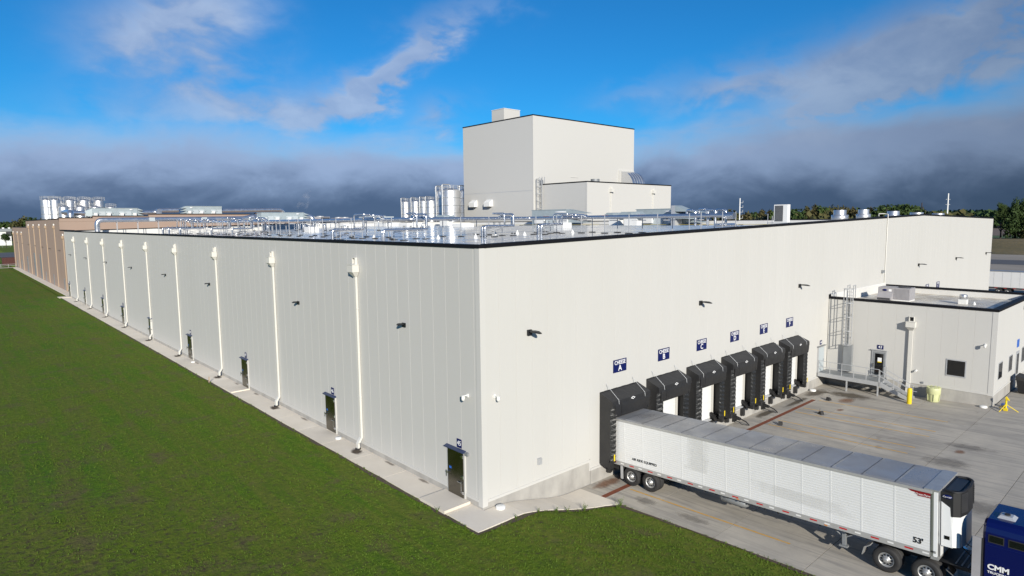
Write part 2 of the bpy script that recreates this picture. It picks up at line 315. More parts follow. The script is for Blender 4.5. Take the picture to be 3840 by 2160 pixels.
# ------------------------------------------------------------------ helpers
C = scene.collection
class MB:
    def __init__(self): self.v = []; self.f = []; self.s = []; self.m = []; self.mi = 0
    def _a(self, vs, fs, smooth=False):
        o = len(self.v); self.v += [tuple(p) for p in vs]
        for f in fs: self.f.append(tuple(i+o for i in f)); self.s.append(smooth); self.m.append(self.mi)
    def box(self, x0, x1, y0, y1, z0, z1):
        self._a([(x0, y0, z0), (x1, y0, z0), (x1, y1, z0), (x0, y1, z0), (x0, y0, z1), (x1, y0, z1), (x1, y1, z1), (x0, y1, z1)],
                [(3, 2, 1, 0), (4, 5, 6, 7), (0, 1, 5, 4), (1, 2, 6, 5), (2, 3, 7, 6), (3, 0, 4, 7)]); return self
    def hexa(self, b, t):
        self._a(list(b)+list(t), [(3, 2, 1, 0), (4, 5, 6, 7), (0, 1, 5, 4), (1, 2, 6, 5), (2, 3, 7, 6), (3, 0, 4, 7)]); return self
    def prism(self, poly, axis, a0, a1, smooth=False):
        n = len(poly)
        def pt(p, a): return {'x': (a, p[0], p[1]), 'y': (p[0], a, p[1]), 'z': (p[0], p[1], a)}[axis]
        self._a([pt(p, a0) for p in poly]+[pt(p, a1) for p in poly],
                [(i, (i+1) % n, n+(i+1) % n, n+i) for i in range(n)], smooth)
        self._a([pt(p, a0) for p in poly]+[pt(p, a1) for p in poly], [tuple(range(n-1, -1, -1)), tuple(range(n, 2*n))]); return self
    def quad(self, a, b, c, d): self._a([a, b, c, d], [(0, 1, 2, 3)]); return self
    def cyl(self, p0, p1, r0, r1=None, n=14, cap=True):
        p0, p1 = Vector(p0), Vector(p1); r1 = r0 if r1 is None else r1
        d = (p1-p0).normalized(); a = d.orthogonal().normalized(); b = d.cross(a)
        ring = [(a*math.cos(2*math.pi*i/n)+b*math.sin(2*math.pi*i/n)) for i in range(n)]
        self._a([p0+k*r0 for k in ring]+[p1+k*r1 for k in ring], [(i, (i+1) % n, n+(i+1) % n, n+i) for i in range(n)], True)
        if cap:
            self._a([p0+k*r0 for k in ring], [tuple(range(n-1, -1, -1))]); self._a([p1+k*r1 for k in ring], [tuple(range(n))])
        return self
    def lathe(self, prof, c=(0, 0, 0), n=24, axis='z', smooth=True):
        vs = []
        for r, z in prof:
            for i in range(n):
                a = 2*math.pi*i/n; x, y = r*math.cos(a), r*math.sin(a)
                p = {'z': (x, y, z), 'x': (z, x, y), 'y': (x, z, y)}[axis]
                vs.append((p[0]+c[0], p[1]+c[1], p[2]+c[2]))
        fs = [(k*n+i, k*n+(i+1) % n, (k+1)*n+(i+1) % n, (k+1)*n+i) for k in range(len(prof)-1) for i in range(n)]
        self._a(vs, fs, smooth); return self
    def tube(self, path, r, n=10, bend=None, cap=True):
        pts = [Vector(p) for p in path]
        if bend:
            q = [pts[0]]
            for i in range(1, len(pts)-1):
                a, b, c = pts[i-1], pts[i], pts[i+1]; L = min(bend, (a-b).length*0.45, (c-b).length*0.45)
                p, s = b+(a-b).normalized()*L, b+(c-b).normalized()*L
                for k in range(5): t = k/4; q.append(p*(1-t)**2+b*2*t*(1-t)+s*t*t)
            pts = q+[pts[-1]]
        vs = []; prev = None
        for i, p in enumerate(pts):
            d = (pts[min(i+1, len(pts)-1)]-pts[max(i-1, 0)]).normalized()
            a = d.orthogonal().normalized() if prev is None else (prev-d*prev.dot(d)).normalized()
            prev = a; b = d.cross(a)
            vs += [p+(a*math.cos(2*math.pi*k/n)+b*math.sin(2*math.pi*k/n))*r for k in range(n)]
        m = len(pts)
        self._a(vs, [(j*n+k, j*n+(k+1) % n, (j+1)*n+(k+1) % n, (j+1)*n+k) for j in range(m-1) for k in range(n)], True)
        if cap: self._a(vs[:n], [tuple(range(n-1, -1, -1))]); self._a(vs[-n:], [tuple(range(n))])
        return self
    def mesh(self, name, mats, recalc=True):
        me = bpy.data.meshes.new(name); me.from_pydata(self.v, [], self.f)
        me.polygons.foreach_set('use_smooth', self.s); me.polygons.foreach_set('material_index', self.m)
        for x in ([mats] if isinstance(mats, str) else mats): me.materials.append(MATS[x])
        if recalc:
            b = bmesh.new(); b.from_mesh(me); bmesh.ops.recalc_face_normals(b, faces=b.faces); b.to_mesh(me); b.free()
        me.update(); return me
    def build(self, name, mats, parent=None, recalc=True, loc=None):
        return link(name, self.mesh(name, mats, recalc), parent, loc)
def link(name, me, parent=None, loc=None, rotz=None):
    o = bpy.data.objects.new(name, me); C.objects.link(o); o.parent = parent
    if loc is not None: o.location = loc
    if rotz is not None: o.rotation_euler = (0, 0, rotz)
    return o
def tag(o, label, cat, group=None, kind=None):
    if label: o['label'] = label
    if cat: o['category'] = cat
    if group: o['group'] = group
    if kind: o['kind'] = kind
    return o
def struct(o): o['kind'] = 'structure'; return o
def thing(name, label, cat, loc=(0, 0, 0), rotz=0.0, group=None):
    o = bpy.data.objects.new(name, None); C.objects.link(o); o.empty_display_size = 0.3
    o.location = loc; o.rotation_euler = (0, 0, rotz); return tag(o, label, cat, group)
def copy_tree(o, parent=None, loc=None, rotz=None, label=None, scale=None):
    c = o.copy(); C.objects.link(c); c.parent = parent
    if loc is not None: c.location = loc
    if rotz is not None: c.rotation_euler = (c.rotation_euler.x, c.rotation_euler.y, rotz)
    if scale is not None: c.scale = scale
    if label: c['label'] = label
    for ch in list(o.children): copy_tree(ch, c)
    return c
ORD = ['first', 'second', 'third', 'fourth', 'fifth', 'sixth', 'seventh', 'eighth', 'ninth', 'tenth']
_tc = {}
def text_mesh(s, size, m, extrude=0.004, bold=0.0, sx=1.0, shear=0.0):
    cu = bpy.data.curves.new('lettering', 'FONT'); cu.body = s; cu.size = size; cu.align_x = 'CENTER'; cu.align_y = 'CENTER'
    cu.extrude = extrude; cu.offset = bold; cu.shear = shear; cu.resolution_u = 3
    o = bpy.data.objects.new('lettering', cu); C.objects.link(o); bpy.context.view_layer.update()
    me = bpy.data.meshes.new_from_object(o.evaluated_get(bpy.context.evaluated_depsgraph_get()))
    bpy.data.objects.remove(o); bpy.data.curves.remove(cu)
    me.materials.clear(); me.materials.append(MATS[m]); me.name = 'lettering'
    if sx != 1.0: me.transform(Matrix.Diagonal((sx, 1, 1, 1)))
    return me
ROT_S = Matrix.Rotation(R(90), 4, 'X')                                    # reads from -Y
ROT_W = Matrix.Rotation(R(-90), 4, 'Z') @ Matrix.Rotation(R(90), 4, 'X')   # reads from -X
def lettering(s, size, m, parent, pos, face='S', **kw):
    me = text_mesh(s, size, m, **kw); me.transform(ROT_S if face == 'S' else ROT_W)
    return link('lettering', me, parent, pos)
def on_west(y, x=0.0):   # frame for things fixed to walls that look to -X: local -Y becomes -X
    return (x, y), R(-90)

def apron(y): return -0.97-0.029*max(min(y, 0), -33.4)
def wall_top(x): return 12.5+0.0205*x if x < 65.5 else 13.843-0.0167*(x-65.5)
def roof_z(x): return wall_top(x)-1.1

# ------------------------------------------------------------------ ground
LE = 6.85                                                                 # lawn meets the apron here
def smooth(t): t = max(0, min(1, t)); return t*t*(3-2*t)
def walk_z(x, y):
    return 0.012 if x <= 0.5 else 0.012+(apron(y)+0.015-0.012)*smooth((x-0.5)/(6.2-0.5))
def lawn_h(x, y):
    h = 0.045*mnoise.noise((x*0.22, y*0.22, 0.3))+0.03*mnoise.noise((x*0.9, y*0.9, 2.0))-0.02
    if x < -1.2: h += 0.02
    s = 0.0
    if x > -1.45 and y > -1.5: return min(-0.1, walk_z(x, min(y, -.1))-0.1)
    if y < 0.6 and x > -1.5:
        s = smooth((x-0.5)/(6.2-0.5))*smooth((0.6-y)/1.2)
    return (h-0.02)*(1-s)+s*(apron(y)-0.02+0.3*h)
def ground_h(x, y):
    if x > LE+0.02 and y < 0.3 and x < 108: return apron(y)-0.35
    if x > 4.0 and y > -2.3 and x <= LE+0.02: return walk_z(x, y)-.12
    if x > 0.02 and y > 0.1: return -1.6 if y < 255 and x < 108 else -0.06
    return lawn_h(x, y) if x < LE+0.03 and x > -120 and -60 < y < 300 else -0.06
xs = sorted(set([-6000, -2500, -1000, -500, -250, -121, -119] + [-118+4*i for i in range(20)] + [-38+1.0*i for i in range(30)] + [-8+0.5*i for i in range(29)] +
                [-1.56, -1.44, 0.0, 0.04, 0.3, 6.75, LE, LE+0.04, 8, 20, 40, 60, 80, 107, 109, 130, 200, 400, 800, 1600, 3000, 6000]))
ys = sorted(set([-6000, -2500, -1000, -400, -150, -61, -59] + [-58+2*i for i in range(10)] + [-38+0.6*i for i in range(60)] + [-2.0+0.5*i for i in range(20)] +
                [0.05, 0.12, 0.31, 10, 12, 14, 16, 18, 20, 25, 30, 35, 40, 50, 60, 70, 80, 100, 120, 125, 130, 160, 200, 254, 256, 262, 299, 301, 350, 500, 900, 1600, 3000, 6000]))
gv = [(x, y, ground_h(x, y)) for y in ys for x in xs]; nx = len(xs)
g = MB(); g._a(gv, [(j*nx+i, j*nx+i+1, (j+1)*nx+i+1, (j+1)*nx+i) for j in range(len(ys)-1) for i in range(nx-1)], True)
struct(g.build('ground', 'turf', recalc=False))

def sheet(name, m, poly, z):
    b = MB(); b._a([(x, y, z if not callable(z) else z(x, y)) for x, y in poly], [tuple(range(len(poly)))]); return struct(b.build(name, m, recalc=False))
# beyond the factory, to the east: yard, gravel, road, rough ground, ploughed field
sheet('yard', 'concrete', [(60.9, -0.06), (60.9, -50), (108, -50), (108, -0.06)], lambda x, y: apron(y)-0.004)
sheet('gravel_lot', 'gravel', [(108.2, 130), (108.2, -80), (205, -80), (205, 130)], -0.01)
sheet('access_road', 'asphalt', [(205.2, 200), (205.2, -200), (228, -200), (228, 200)], 0.0)
sheet('gravel_shoulder', 'gravel', [(228.2, 200), (228.2, -200), (262, -200), (262, 200)], -0.01)
rg = MB(); rx = [262.3, 268, 278, 290, 302, 315, 330, 345, 360, 380, 400, 430]; ry = [-200+12*i for i in range(34)]
rg._a([(x, y, (0.0 if x in (262.3, 430) else 3.6*smooth((x-262)/45)*(1-smooth((x-335)/90)))+0.5*mnoise.noise((x*.06, y*.06, 5))*(x > 265)+0.02) for y in ry for x in rx],
      [(j*len(rx)+i, j*len(rx)+i+1, (j+1)*len(rx)+i+1, (j+1)*len(rx)+i) for j in range(len(ry)-1) for i in range(len(rx)-1)], True)
struct(rg.build('rough_mound', 'dry_grass', recalc=False))
sheet('grass_verge', 'grass_strip', [(431, 200), (431, -300), (520, -300), (520, 200)], 0.01)
sheet('farm_field', 'field', [(521, 420), (521, -500), (1500, -700), (1500, 700)], 0.03)
# beyond the factory, to the north-west
sheet('side_road', 'asphalt', [(-150, 330), (60, 330), (60, 392), (-150, 392)], 0.0)
sheet('walk_kerb', 'walk', [(-60, 240.2), (0.9, 240.2), (0.9, 243), (-60, 243)], 0.03)

# apron slabs
ap = thing('concrete_apron', None, None); struct(ap)
xj = [LE+0.01, 11.25, 15.6, 19.95, 24.3, 28.65, 33.45, 36.6, 40.7, 45.1, 50.5, 55.7, 60.85]
yj = [0, -1.36, -2.05] + [-4.07*i for i in range(1, 13)]
for i in range(len(xj)-1):
    for j in range(len(yj)-1):
        x0, x1, y0, y1 = xj[i]+0.009, xj[i+1]-0.009, yj[j+1]+0.012, yj[j]-0.012
        if j == 0: y1 = -0.075
        if x0 > 39.6 and y0 > -12.1: continue
        if x0 > 39.6 and y1 > -12.2: y1 = -12.23
        if j == 1 and x0 < 33.2:        # leave a slot for the trench drain
            y0, y1 = -1.43, -1.37
            b = MB(); b.hexa([(x0, -1.5, apron(-1.5)-.2), (x1, -1.5, apron(-1.5)-.2), (x1, -1.372, apron(-1.372)-.2), (x0, -1.372, apron(-1.372)-.2)], [(x0, -1.5, apron(-1.5)), (x1, -1.5, apron(-1.5)), (x1, -1.372, apron(-1.372)), (x0, -1.372, apron(-1.372))])
            b.build('slab', 'concrete', ap); y0, y1 = -2.04, -1.83
        b = MB(); b.hexa([(x0, y0, apron(y0)-.2), (x1, y0, apron(y0)-.2), (x1, y1, apron(y1)-.2), (x0, y1, apron(y1)-.2)],
                         [(x0, y0, apron(y0)), (x1, y0, apron(y0)), (x1, y1, apron(y1)), (x0, y1, apron(y1))])
        b.build('slab', 'concrete', ap)
b = MB()
b.hexa([(LE, -1.83, apron(-1.83)-.09), (33.44, -1.83, apron(-1.83)-.09), (33.44, -1.5, apron(-1.5)-.09), (LE, -1.5, apron(-1.5)-.09)],
       [(LE, -1.83, apron(-1.83)-.035), (33.44, -1.83, apron(-1.83)-.035), (33.44, -1.5, apron(-1.5)-.035), (LE, -1.5, apron(-1.5)-.035)])
dr = b.build('trench_drain', 'rust', ap)
gr = MB()
for k in range(5):
    y = -1.80+0.065*k; gr.box(LE+.02, 33.35, y, y+0.034, apron(y)-.036, apron(y)-.004)
gr.build('grate_bar', 'rust', dr); bpy.data.objects[dr.name]['label'] = 'rusty red trench drain along the dock'
DOCK = [10.2, 14.55, 18.9, 23.25, 27.6, 31.95]
for c in DOCK:
    for dx in (-1.5, 1.42):
        b = MB(); x = c+dx
        for y0, y1 in zip(yj[2:], yj[3:]):
            y1 = max(y1, -10.87); y0 -= .02; y1 += .02
            if y1 >= y0: continue
            b.quad((x-.055, y0, apron(y0)+.004), (x-.055, y1, apron(y1)+.004), (x+.055, y1, apron(y1)+.004), (x+.055, y0, apron(y0)+.004))
        b.build('lane_line', 'line_yellow', ap, recalc=False)
def stain(name, m, x, y, rx, ry, rot, parent, zf, lift=.005):
    b = MB(); b._a([(x+dx*rx*math.cos(rot)-dy*ry*math.sin(rot), y+dx*rx*math.sin(rot)+dy*ry*math.cos(rot), 0) for dx, dy in ((-1, -1), (1, -1), (1, 1), (-1, 1))], [(0, 1, 2, 3)])
    b.v = [(p[0], p[1], zf(p[0], p[1])+lift) for p in b.v]
    return b.build(name, m, parent, recalc=False)
az_ = lambda x, y: apron(y)
for nm, m, x, y, rx, ry in (('oil_stain', 'stain_oil', 24.5, -12.9, 1.1, 1.5), ('oil_stain', 'stain_oil', 28.3, -13.2, .8, 1.6), ('rust_stain', 'stain_rust', 34.7, -3.65, 1.1, .7), ('rust_stain', 'stain_rust', 31.6, -4.3, .5, .3),
                            ('wet_stain', 'stain_wet', 35.6, -0.95, 2.0, .85), ('wet_stain', 'stain_wet', 31.5, -1.0, 2.6, .33), ('wet_stain', 'stain_wet', 36.4, -3.3, 1.2, 2.2), ('oil_stain', 'stain_oil', 18.6, -15.6, 1.2, 2.6), ('wet_stain', 'stain_wet', 27.0, -.7, 1.8, .4),
                            ('rust_stain', 'stain_rust', 27.0, -12.98, .5, .35), ('rust_stain', 'stain_rust', 8.6, -.65, 1.5, .5), ('oil_stain', 'stain_oil', 8.0, -3.6, .5, .9), ('oil_stain', 'stain_oil', 7.9, -6.4, .4, 1.2)):
    stain(nm, m, x, y, rx, ry, 0, ap, az_, 0.006 if 'oil' in nm else 0.009)

# sidewalk round the corner: cast slabs
sw = thing('sidewalk', None, None); struct(sw)
wy = [-1.55, 0.75] + [3.05+3.6*i for i in range(34)] + [125.6]
for i, (a, b_) in enumerate(zip(wy[:-1], wy[1:])):
    if i == 0:
        poly = [(-1.55, -1.55), (-0.005, -1.55), (-0.005, .74), (-1.5, .74)]
    else: poly = [(-1.52, a+.01), (-0.005, a+.01), (-0.005, b_-.01), (-1.52, b_-.01)]
    b = MB(); b._a([(x, y, -0.12) for x, y in poly]+[(x, y, 0.022) for x, y in poly], [(3, 2, 1, 0), (4, 5, 6, 7), (0, 1, 5, 4), (1, 2, 6, 5), (2, 3, 7, 6), (3, 0, 4, 7)])
    b.build('slab', 'walk', sw)
cx = [0.0, 1.3, 2.6, 3.9, 5.2, 6.1, LE]
cy = [-1.55, -1.5, -1.62, -1.85, -2.15, -2.45, -2.9]
for i in range(6):
    b = MB(); x0, x1 = cx[i]+.008, cx[i+1]-.004
    n = 4; top = []; 
    for k in range(n+1):
        x = x0+(x1-x0)*k/n; f = (x-cx[i])/(cx[i+1]-cx[i]); yo = cy[i]*(1-f)+cy[i+1]*f
        top.append(((x, yo), (x, -0.075)))
    vs = []
    for lo in (True, False):
        for p in top:
            for q in p: vs.append((q[0], q[1], walk_z(*q)-(0.14 if lo else 0)))
    m_ = 2*(n+1); fs = [(2*k, 2*k+2, 2*k+3, 2*k+1) for k in range(n)] + [(m_+2*k, m_+2*k+2, m_+2*k+3, m_+2*k+1) for k in range(n)]
    fs += [(2*k, 2*k+2, m_+2*k+2, m_+2*k) for k in range(n)] + [(2*k+1, 2*k+3, m_+2*k+3, m_+2*k+1) for k in range(n)] + [(0, 1, m_+1, m_), (2*n, 2*n+1, m_+2*n+1, m_+2*n)]
    b._a(vs, fs); b.build('slab', 'walk', sw)
tw = MB(); tw.box(-0.25, 1.17, 125.65, 240.1, -0.1, 0.02); tw.build('slab', 'walk', sw)
SPOUT_Y = [11.5, 24.0, 36.94, 49.65, 61.95, 75.05, 88.05, 100.98, 114.47]
for y in SPOUT_Y:
    stain('dirt_stain', 'stain_dirt', -0.60, y-0.32, .32, .60, 0.15, sw, lambda x, y: 0.022, 0.006)
for y in (4.8, 8.2, 19.5, 28.5, 33, 44.3):
    stain('dirt_stain', 'stain_faint', -0.14, y, .14, .7, 0, sw, lambda x, y: 0.022, 0.006)

# ------------------------------------------------------------------ white warehouse
WH = thing('warehouse', 'huge off white metal panel warehouse with black roof edge and dock doors', 'building')
def panel_mesh(w, z0, za, zb, zb0=None):
    """one wall panel: u along the wall, local -Y outwards, chamfered long edges"""
    g_, c = 0.0025, 0.004; zb0 = z0 if zb0 is None else zb0
    prof = [(g_, 0.07), (g_, 0.005), (g_+c, 0.0), (w-g_-c, 0.0), (w-g_, 0.005), (w-g_, 0.07)]
    b = MB(); n = len(prof)
    bot = [(u, d, z0+(zb0-z0)*u/w) for u, d in prof]; top = [(u, d, za+(zb-za)*u/w) for u, d in prof]
    b._a(bot+top, [tuple(range(n-1, -1, -1)), tuple(range(n, 2*n))]+[(i, (i+1) % n, n+(i+1) % n, n+i) for i in range(n)])
    return b.mesh('wall_panel', 'panel')
# west wall (faces -X): local u runs to -Y, so start each panel at its far edge
pm = panel_mesh(1.1, 0.40, 12.5, 12.5)
y = 0.46
link('wall_panel', panel_mesh(0.16, .40, 12.5, 12.5), WH, (0, 0.46, 0), R(-90))
while y < 125.0:
    w = min(1.1, 125.4-y)
    link('wall_panel', pm if w > 1.09 else panel_mesh(w, .40, 12.5, 12.5), WH, (0, y+w, 0), R(-90)); y += w
# dock wall (faces -Y)
x = 0.06+0.24; x = 0.30
edges = [0.30, 1.154] + [0.06+1.094*k for k in range(2, 91)]
edges = [e for e in edges if e < 98.6] + [98.8]
for a, b_ in zip(edges[:-1], edges[1:]):
    if b_-a < 0.05: continue
    lo = 0.41 if b_ < 7.9 else -0.15
    if a < 65.5 < b_: b_m = b_
    link('wall_panel', panel_mesh(b_-a, lo, wall_top(a), wall_top(b_)), WH, (a, 0, 0))
# corner trims, base trims, foundations
b = MB(); b.prism([(-0.022, -0.022), (0.30, -0.022), (0.30, 0.02), (0.03, 0.02), (0.03, 0.30), (-0.022, 0.30)], 'z', 0.12, 12.5); b.build('corner_trim', 'trim', WH)
b = MB(); b.prism([(98.8, -0.022), (99.12, -0.022), (99.12, 0.3), (99.05, .3), (99.05, 0.03), (98.8, .03)], 'z', -.15, wall_top(99.1)); b.build('corner_trim', 'trim', WH)
b = MB(); b.prism([(125.4, 0.4), (125.4, 12.5), (125.62, 12.5), (125.62, .4)], 'x', -.02, .1); b.build('corner_trim', 'trim', WH)
def west_strip(name, m, x0, z0, z1, x1=0.02, y0=.31, y1=125.4):
    d = [(1.35, 2.66), (14.93, 16.19), (30.6, 31.58), (46.05, 47.02), (61.9, 63.1), (76.9, 78.05), (90.9, 92.1), (106.7, 107.9), (123.3, 124.5)]
    e = [y0]
    for a, c in d: e += [a-.03, c+.03]
    e.append(y1)
    for a, c in zip(e[::2], e[1::2]):
        bb = MB(); bb.box(x0, x1, a, c, z0, z1); bb.build(name, m, WH)
west_strip('base_trim', 'trim', -0.025, 0.30, 0.43)
b = MB(); b.box(0.0, 0.35, -0.0, 125.4, -1.3, 0.30); b.build('foundation_wall', 'foundation', WH)
b = MB(); b.box(0.31, 7.74, -0.027, 0.02, 0.30, 0.44); b.box(7.66, 7.76, -0.03, 0.02, -0.2, 0.44); b.build('base_trim', 'trim', WH)
b = MB(); b.prism([(0.355, -1.3), (7.74, -1.3), (7.74, 0.299), (0.355, 0.299)], 'y', -0.004, 0.35); b.build('foundation_wall', 'foundation', WH)
b = MB(); b.box(7.745, 99.1, -0.07, 0.35, -1.3, -0.2); b.build('foundation_wall', 'foundation', WH)
b = MB(); b.box(7.77, 39.6, -0.06, 0.02, -0.2, -0.08); b.build('base_trim', 'trim', WH)
# solid core and roof (membrane), parapet backs
prof = [(0.36, -1.0), (0.36, roof_z(0.36)), (65.5, roof_z(65.5)), (98.7, roof_z(98.7)), (98.7, -1.0)]
b = MB(); b.prism(prof, 'y', 0.36, 125.0); b.build('roof', 'membrane', WH)
b = MB(); b.box(0.06, 0.37, 0.06, 125.4, 0.3, 12.5); b.build('parapet', 'membrane_dry', WH)
b = MB(); b.box(98.69, 99.1, 0.06, 125.4, -1, wall_top(99)); b.build('parapet', 'membrane_dry', WH)
for y0, y1 in ((0.065, 0.362), (124.99, 125.39)):
    b = MB(); b.prism([(0.37, -1), (0.37, wall_top(0.37)), (65.5, wall_top(65.5)), (98.69, wall_top(98.69)), (98.69, -1)], 'y', y0, y1); b.build('parapet', 'membrane_dry', WH)
# black coping, in lengths
for k in range(21):
    a, c = -0.04+k*5.975, -0.04+(k+1)*5.975
    b = MB(); b.box(-0.05, 0.43, a, c-.012, 12.50, 12.66); b.build('coping', 'coping', WH)
ex = [0.44] + [6.0*k for k in range(1, 11)] + [65.5] + [71.5, 77.5, 83.5, 89.5, 95.5, 99.16]
for a, c in zip(ex[:-1], ex[1:]):
    for y0, y1 in ((-0.05, 0.42), (124.95, 125.46)):
        b = MB(); b.hexa([(a, y0, wall_top(a)), (c-.012, y0, wall_top(c)), (c-.012, y1, wall_top(c)), (a, y1, wall_top(a))],
                         [(a, y0, wall_top(a)+.17), (c-.012, y0, wall_top(c)+.17), (c-.012, y1, wall_top(c)+.17), (a, y1, wall_top(a)+.17)]); b.build('coping', 'coping', WH)
b = MB(); b.box(98.64, 99.16, .43, 124.94, wall_top(99), wall_top(99)+.17); b.build('coping', 'coping', WH)
# downspouts with conductor heads on the west wall
def make_spout(mt, zt=11.37):
    """local frame: wall is y=0, outwards -Y"""
    d = MB(); d.box(-.11, .11, -.17, -.035, .72, zt-.8)
    d.hexa([(-.11, -.40, .40), (.11, -.40, .40), (.11, -.26, .36), (-.11, -.26, .36)], [(-.11, -.17, .72), (.11, -.17, .72), (.11, -.035, .72), (-.11, -.035, .72)])
    d.box(-.11, .11, -.40, -.26, .1, .40)
    for z in (3.2, 5.9, 8.6): d.box(-.135, .135, -.176, -.03, z, z+.05)
    o = d.build('downspout', mt)
    h = MB(); h.box(-.33, .33, -.46, -.034, zt-.55, zt-.13); h.box(-.35, .35, -.48, -.034, zt-.13, zt-.10)
    h.hexa([(-.12, -.18, zt-.85), (.12, -.18, zt-.85), (.12, -.034, zt-.85), (-.12, -.034, zt-.85)], [(-.31, -.44, zt-.55), (.31, -.44, zt-.55), (.31, -.034, zt-.55), (-.31, -.034, zt-.55)])
    h.build('conductor_head', mt, o)
    s = MB(); s.box(-.19, .19, -.20, -.03, zt+.26, zt+.30); s.box(-.19, -.15, -.20, -.03, zt-.06, zt+.26); s.box(.15, .19, -.20, -.03, zt-.06, zt+.26); s.box(-.19, .19, -.2, -.03, zt-.1, zt-.06)
    s.build('scupper', mt, o)
    s = MB(); s.box(-.149, .149, -.05, -.02, zt-.05, zt+.255); s.build('scupper_opening', 'black', o)
    c = MB(); c.cyl((0, -.33, .02), (0, -.33, .1), .17, n=16); c.build('drain_boot', 'rubber', o)
    return o
sp0 = make_spout('spout')
for i, y in enumerate(SPOUT_Y):
    s = sp0 if i == 0 else copy_tree(sp0)
    s.parent = WH; s.location = (0, y, 0); s.rotation_euler = (0, 0, R(-90))
# insulated doors on the west wall
def make_door():
    w = 1.25; o = MB(); o.box(-w/2, w/2, -.10, .02, .13, 2.47); o = o.build('door', 'steel_door')
    b = MB(); b.box(-w/2-.09, -w/2, -.06, .02, .05, 2.5); b.build('door_jamb', 'trim', o); b = MB(); b.box(w/2, w/2+.09, -.06, .02, .05, 2.5); b.build('door_jamb', 'trim', o)
    b = MB(); b.prism([(-.02, 2.50), (-.22, 2.50), (-.22, 2.53), (-.02, 2.60)], 'x', -w/2-.16, w/2+.16); b.build('drip_hood', 'drip_blue', o)
    for z in (.42, 1.22, 2.25):
        b = MB(); b.box(w/2-.16, w/2+.05, -.145, -.10, z, z+.035); b.box(w/2-.05, w/2+.05, -.15, -.06, z-.05, z+.09); b.build('hinge', 'chrome', o)
    b = MB(); b.box(-w/2-.06, -w/2+.14, -.19, -.10, 1.15, 1.25); b.cyl((-w/2+.05, -.22, 1.0), (-w/2+.05, -.22, 1.32), .018, n=8); b.build('handle', 'chrome', o)
    b = MB(); b.cyl((w/2-.1, -.16, .5), (w/2-.1, -.16, 1.0), .016, n=8); b.box(w/2-.45, w/2-.1, -.15, -.12, .9, .93); b.build('release_bar', 'chrome', o)
    b = MB(); b.box(-w/2+.12, -w/2+.30, -.103, -.10, 1.42, 1.54); b.build('sticker', 'blue_label', o)
    return o
dr0 = make_door(); DOOR_Y = [2.0, 15.55, 31.1, 46.53, 62.5, 77.5, 91.5, 107.3, 123.9]
for i, y in enumerate(DOOR_Y):
    s = dr0 if i == 0 else copy_tree(dr0)
    s.parent = WH; s.location = (0, y, 0); s.rotation_euler = (0, 0, R(-90))
# step slabs at the doors (part of the sidewalk)
b = MB(); b.box(-1.60, -0.03, .92, 2.95, .0, .155); b.build('door_pad', 'walk', sw)
b = MB(); b.box(-1.50, -0.03, 30.3, 32.4, .0, .10); b.build('door_pad', 'walk', sw)
b = MB(); b.box(-1.95, -0.03, 123.0, 125.3, .0, .10); b.build('door_pad', 'walk', sw)
# door number plates
def plate(num, y, z0=2.63, s=0.38):
    t = thing('door_sign', f'plate reading {num}, blue, above the {dict(zip(("45","46","47","48"),ORD))[num]} steel door from the near corner' if num else None, 'sign', (0, y, 0), R(-90), 'door number plates on the long wall')
    b = MB(); b.box(-s/2, s/2, -.028, -.008, z0, z0+.44); b.build('board', 'sign_blue', t)
    if num: lettering(num, .34, 'sign_white', t, (0, -.033, z0+.22), bold=.004, sx=.9)
    return t
for n_, y in zip(('45', '46', '47', '48'), (1.75, 15.25, 30.85, 46.3)): plate(n_, y)
for i, y in enumerate((62.3, 77.3, 91.3, 107.1, 123.7)):
    plate('', y)['label'] = f'tiny blue plate over the {ORD[i+4]} steel door counted from the near corner'
# wall lamps
def make_lamp():
    t = thing('wall_lamp', '', 'lamp'); b = MB(); b.box(-.13, .13, -.12, -.002, -.12, .16); b.build('wall_box', 'black', t)
    b = MB()
    sec = [(-.10, .10, .05, .13), (-.36, .17, .07, .15), (-.62, .185, .06, .145), (-.80, .12, .05, .10), (-.88, .05, .055, .08)]
    vs = []
    for y, w, z0, z1 in sec: vs += [(-w, y, z0+.02), (-w*.6, y, z0-.01), (w*.6, y, z0-.01), (w, y, z0+.02), (w*.7, y, z1), (-w*.7, y, z1)]
    fs = [(k*6+i, k*6+(i+1) % 6, (k+1)*6+(i+1) % 6, (k+1)*6+i) for k in range(len(sec)-1) for i in range(6)]+[(5, 4, 3, 2, 1, 0), tuple(range(24, 30))]
    b._a(vs, fs); b.build('lamp_head', 'black', t); return t
lm0 = make_lamp(); first = [True]
def lamp(x, y, z, rot, label, grp):
    t = lm0 if first[0] else copy_tree(lm0); first[0] = False
    t.location = (x, y, z); t.rotation_euler = (0, 0, rot); t['label'] = label; t.scale = (1.2 if rot else 1, .52 if rot else 1, .8 if rot else 1); t['group'] = grp
for i, y in enumerate((6.46, 19.92, 39.24, 54.25, 70.5, 86.6, 103.4, 119.4)):
    lamp(0, y, 8.2, R(-90), f'black wall lamp high on the long shaded white wall, {ORD[i]} from the near corner', 'lamps on the long white wall')
for i, x in enumerate((3.1, 18.73, 33.6)):
    lamp(x, 0, 8.2, 0, f'black wall lamp above the dock signs on the sunlit wall, {ORD[i]} from the corner', 'lamps on the dock wall')
for i, x in enumerate((64.4, 79.9, 95.85)):
    lamp(x, 0, 8.25, 0, f'black wall lamp on the far wall behind the low annex, {ORD[i]} past the conduit', 'lamps on the dock wall')
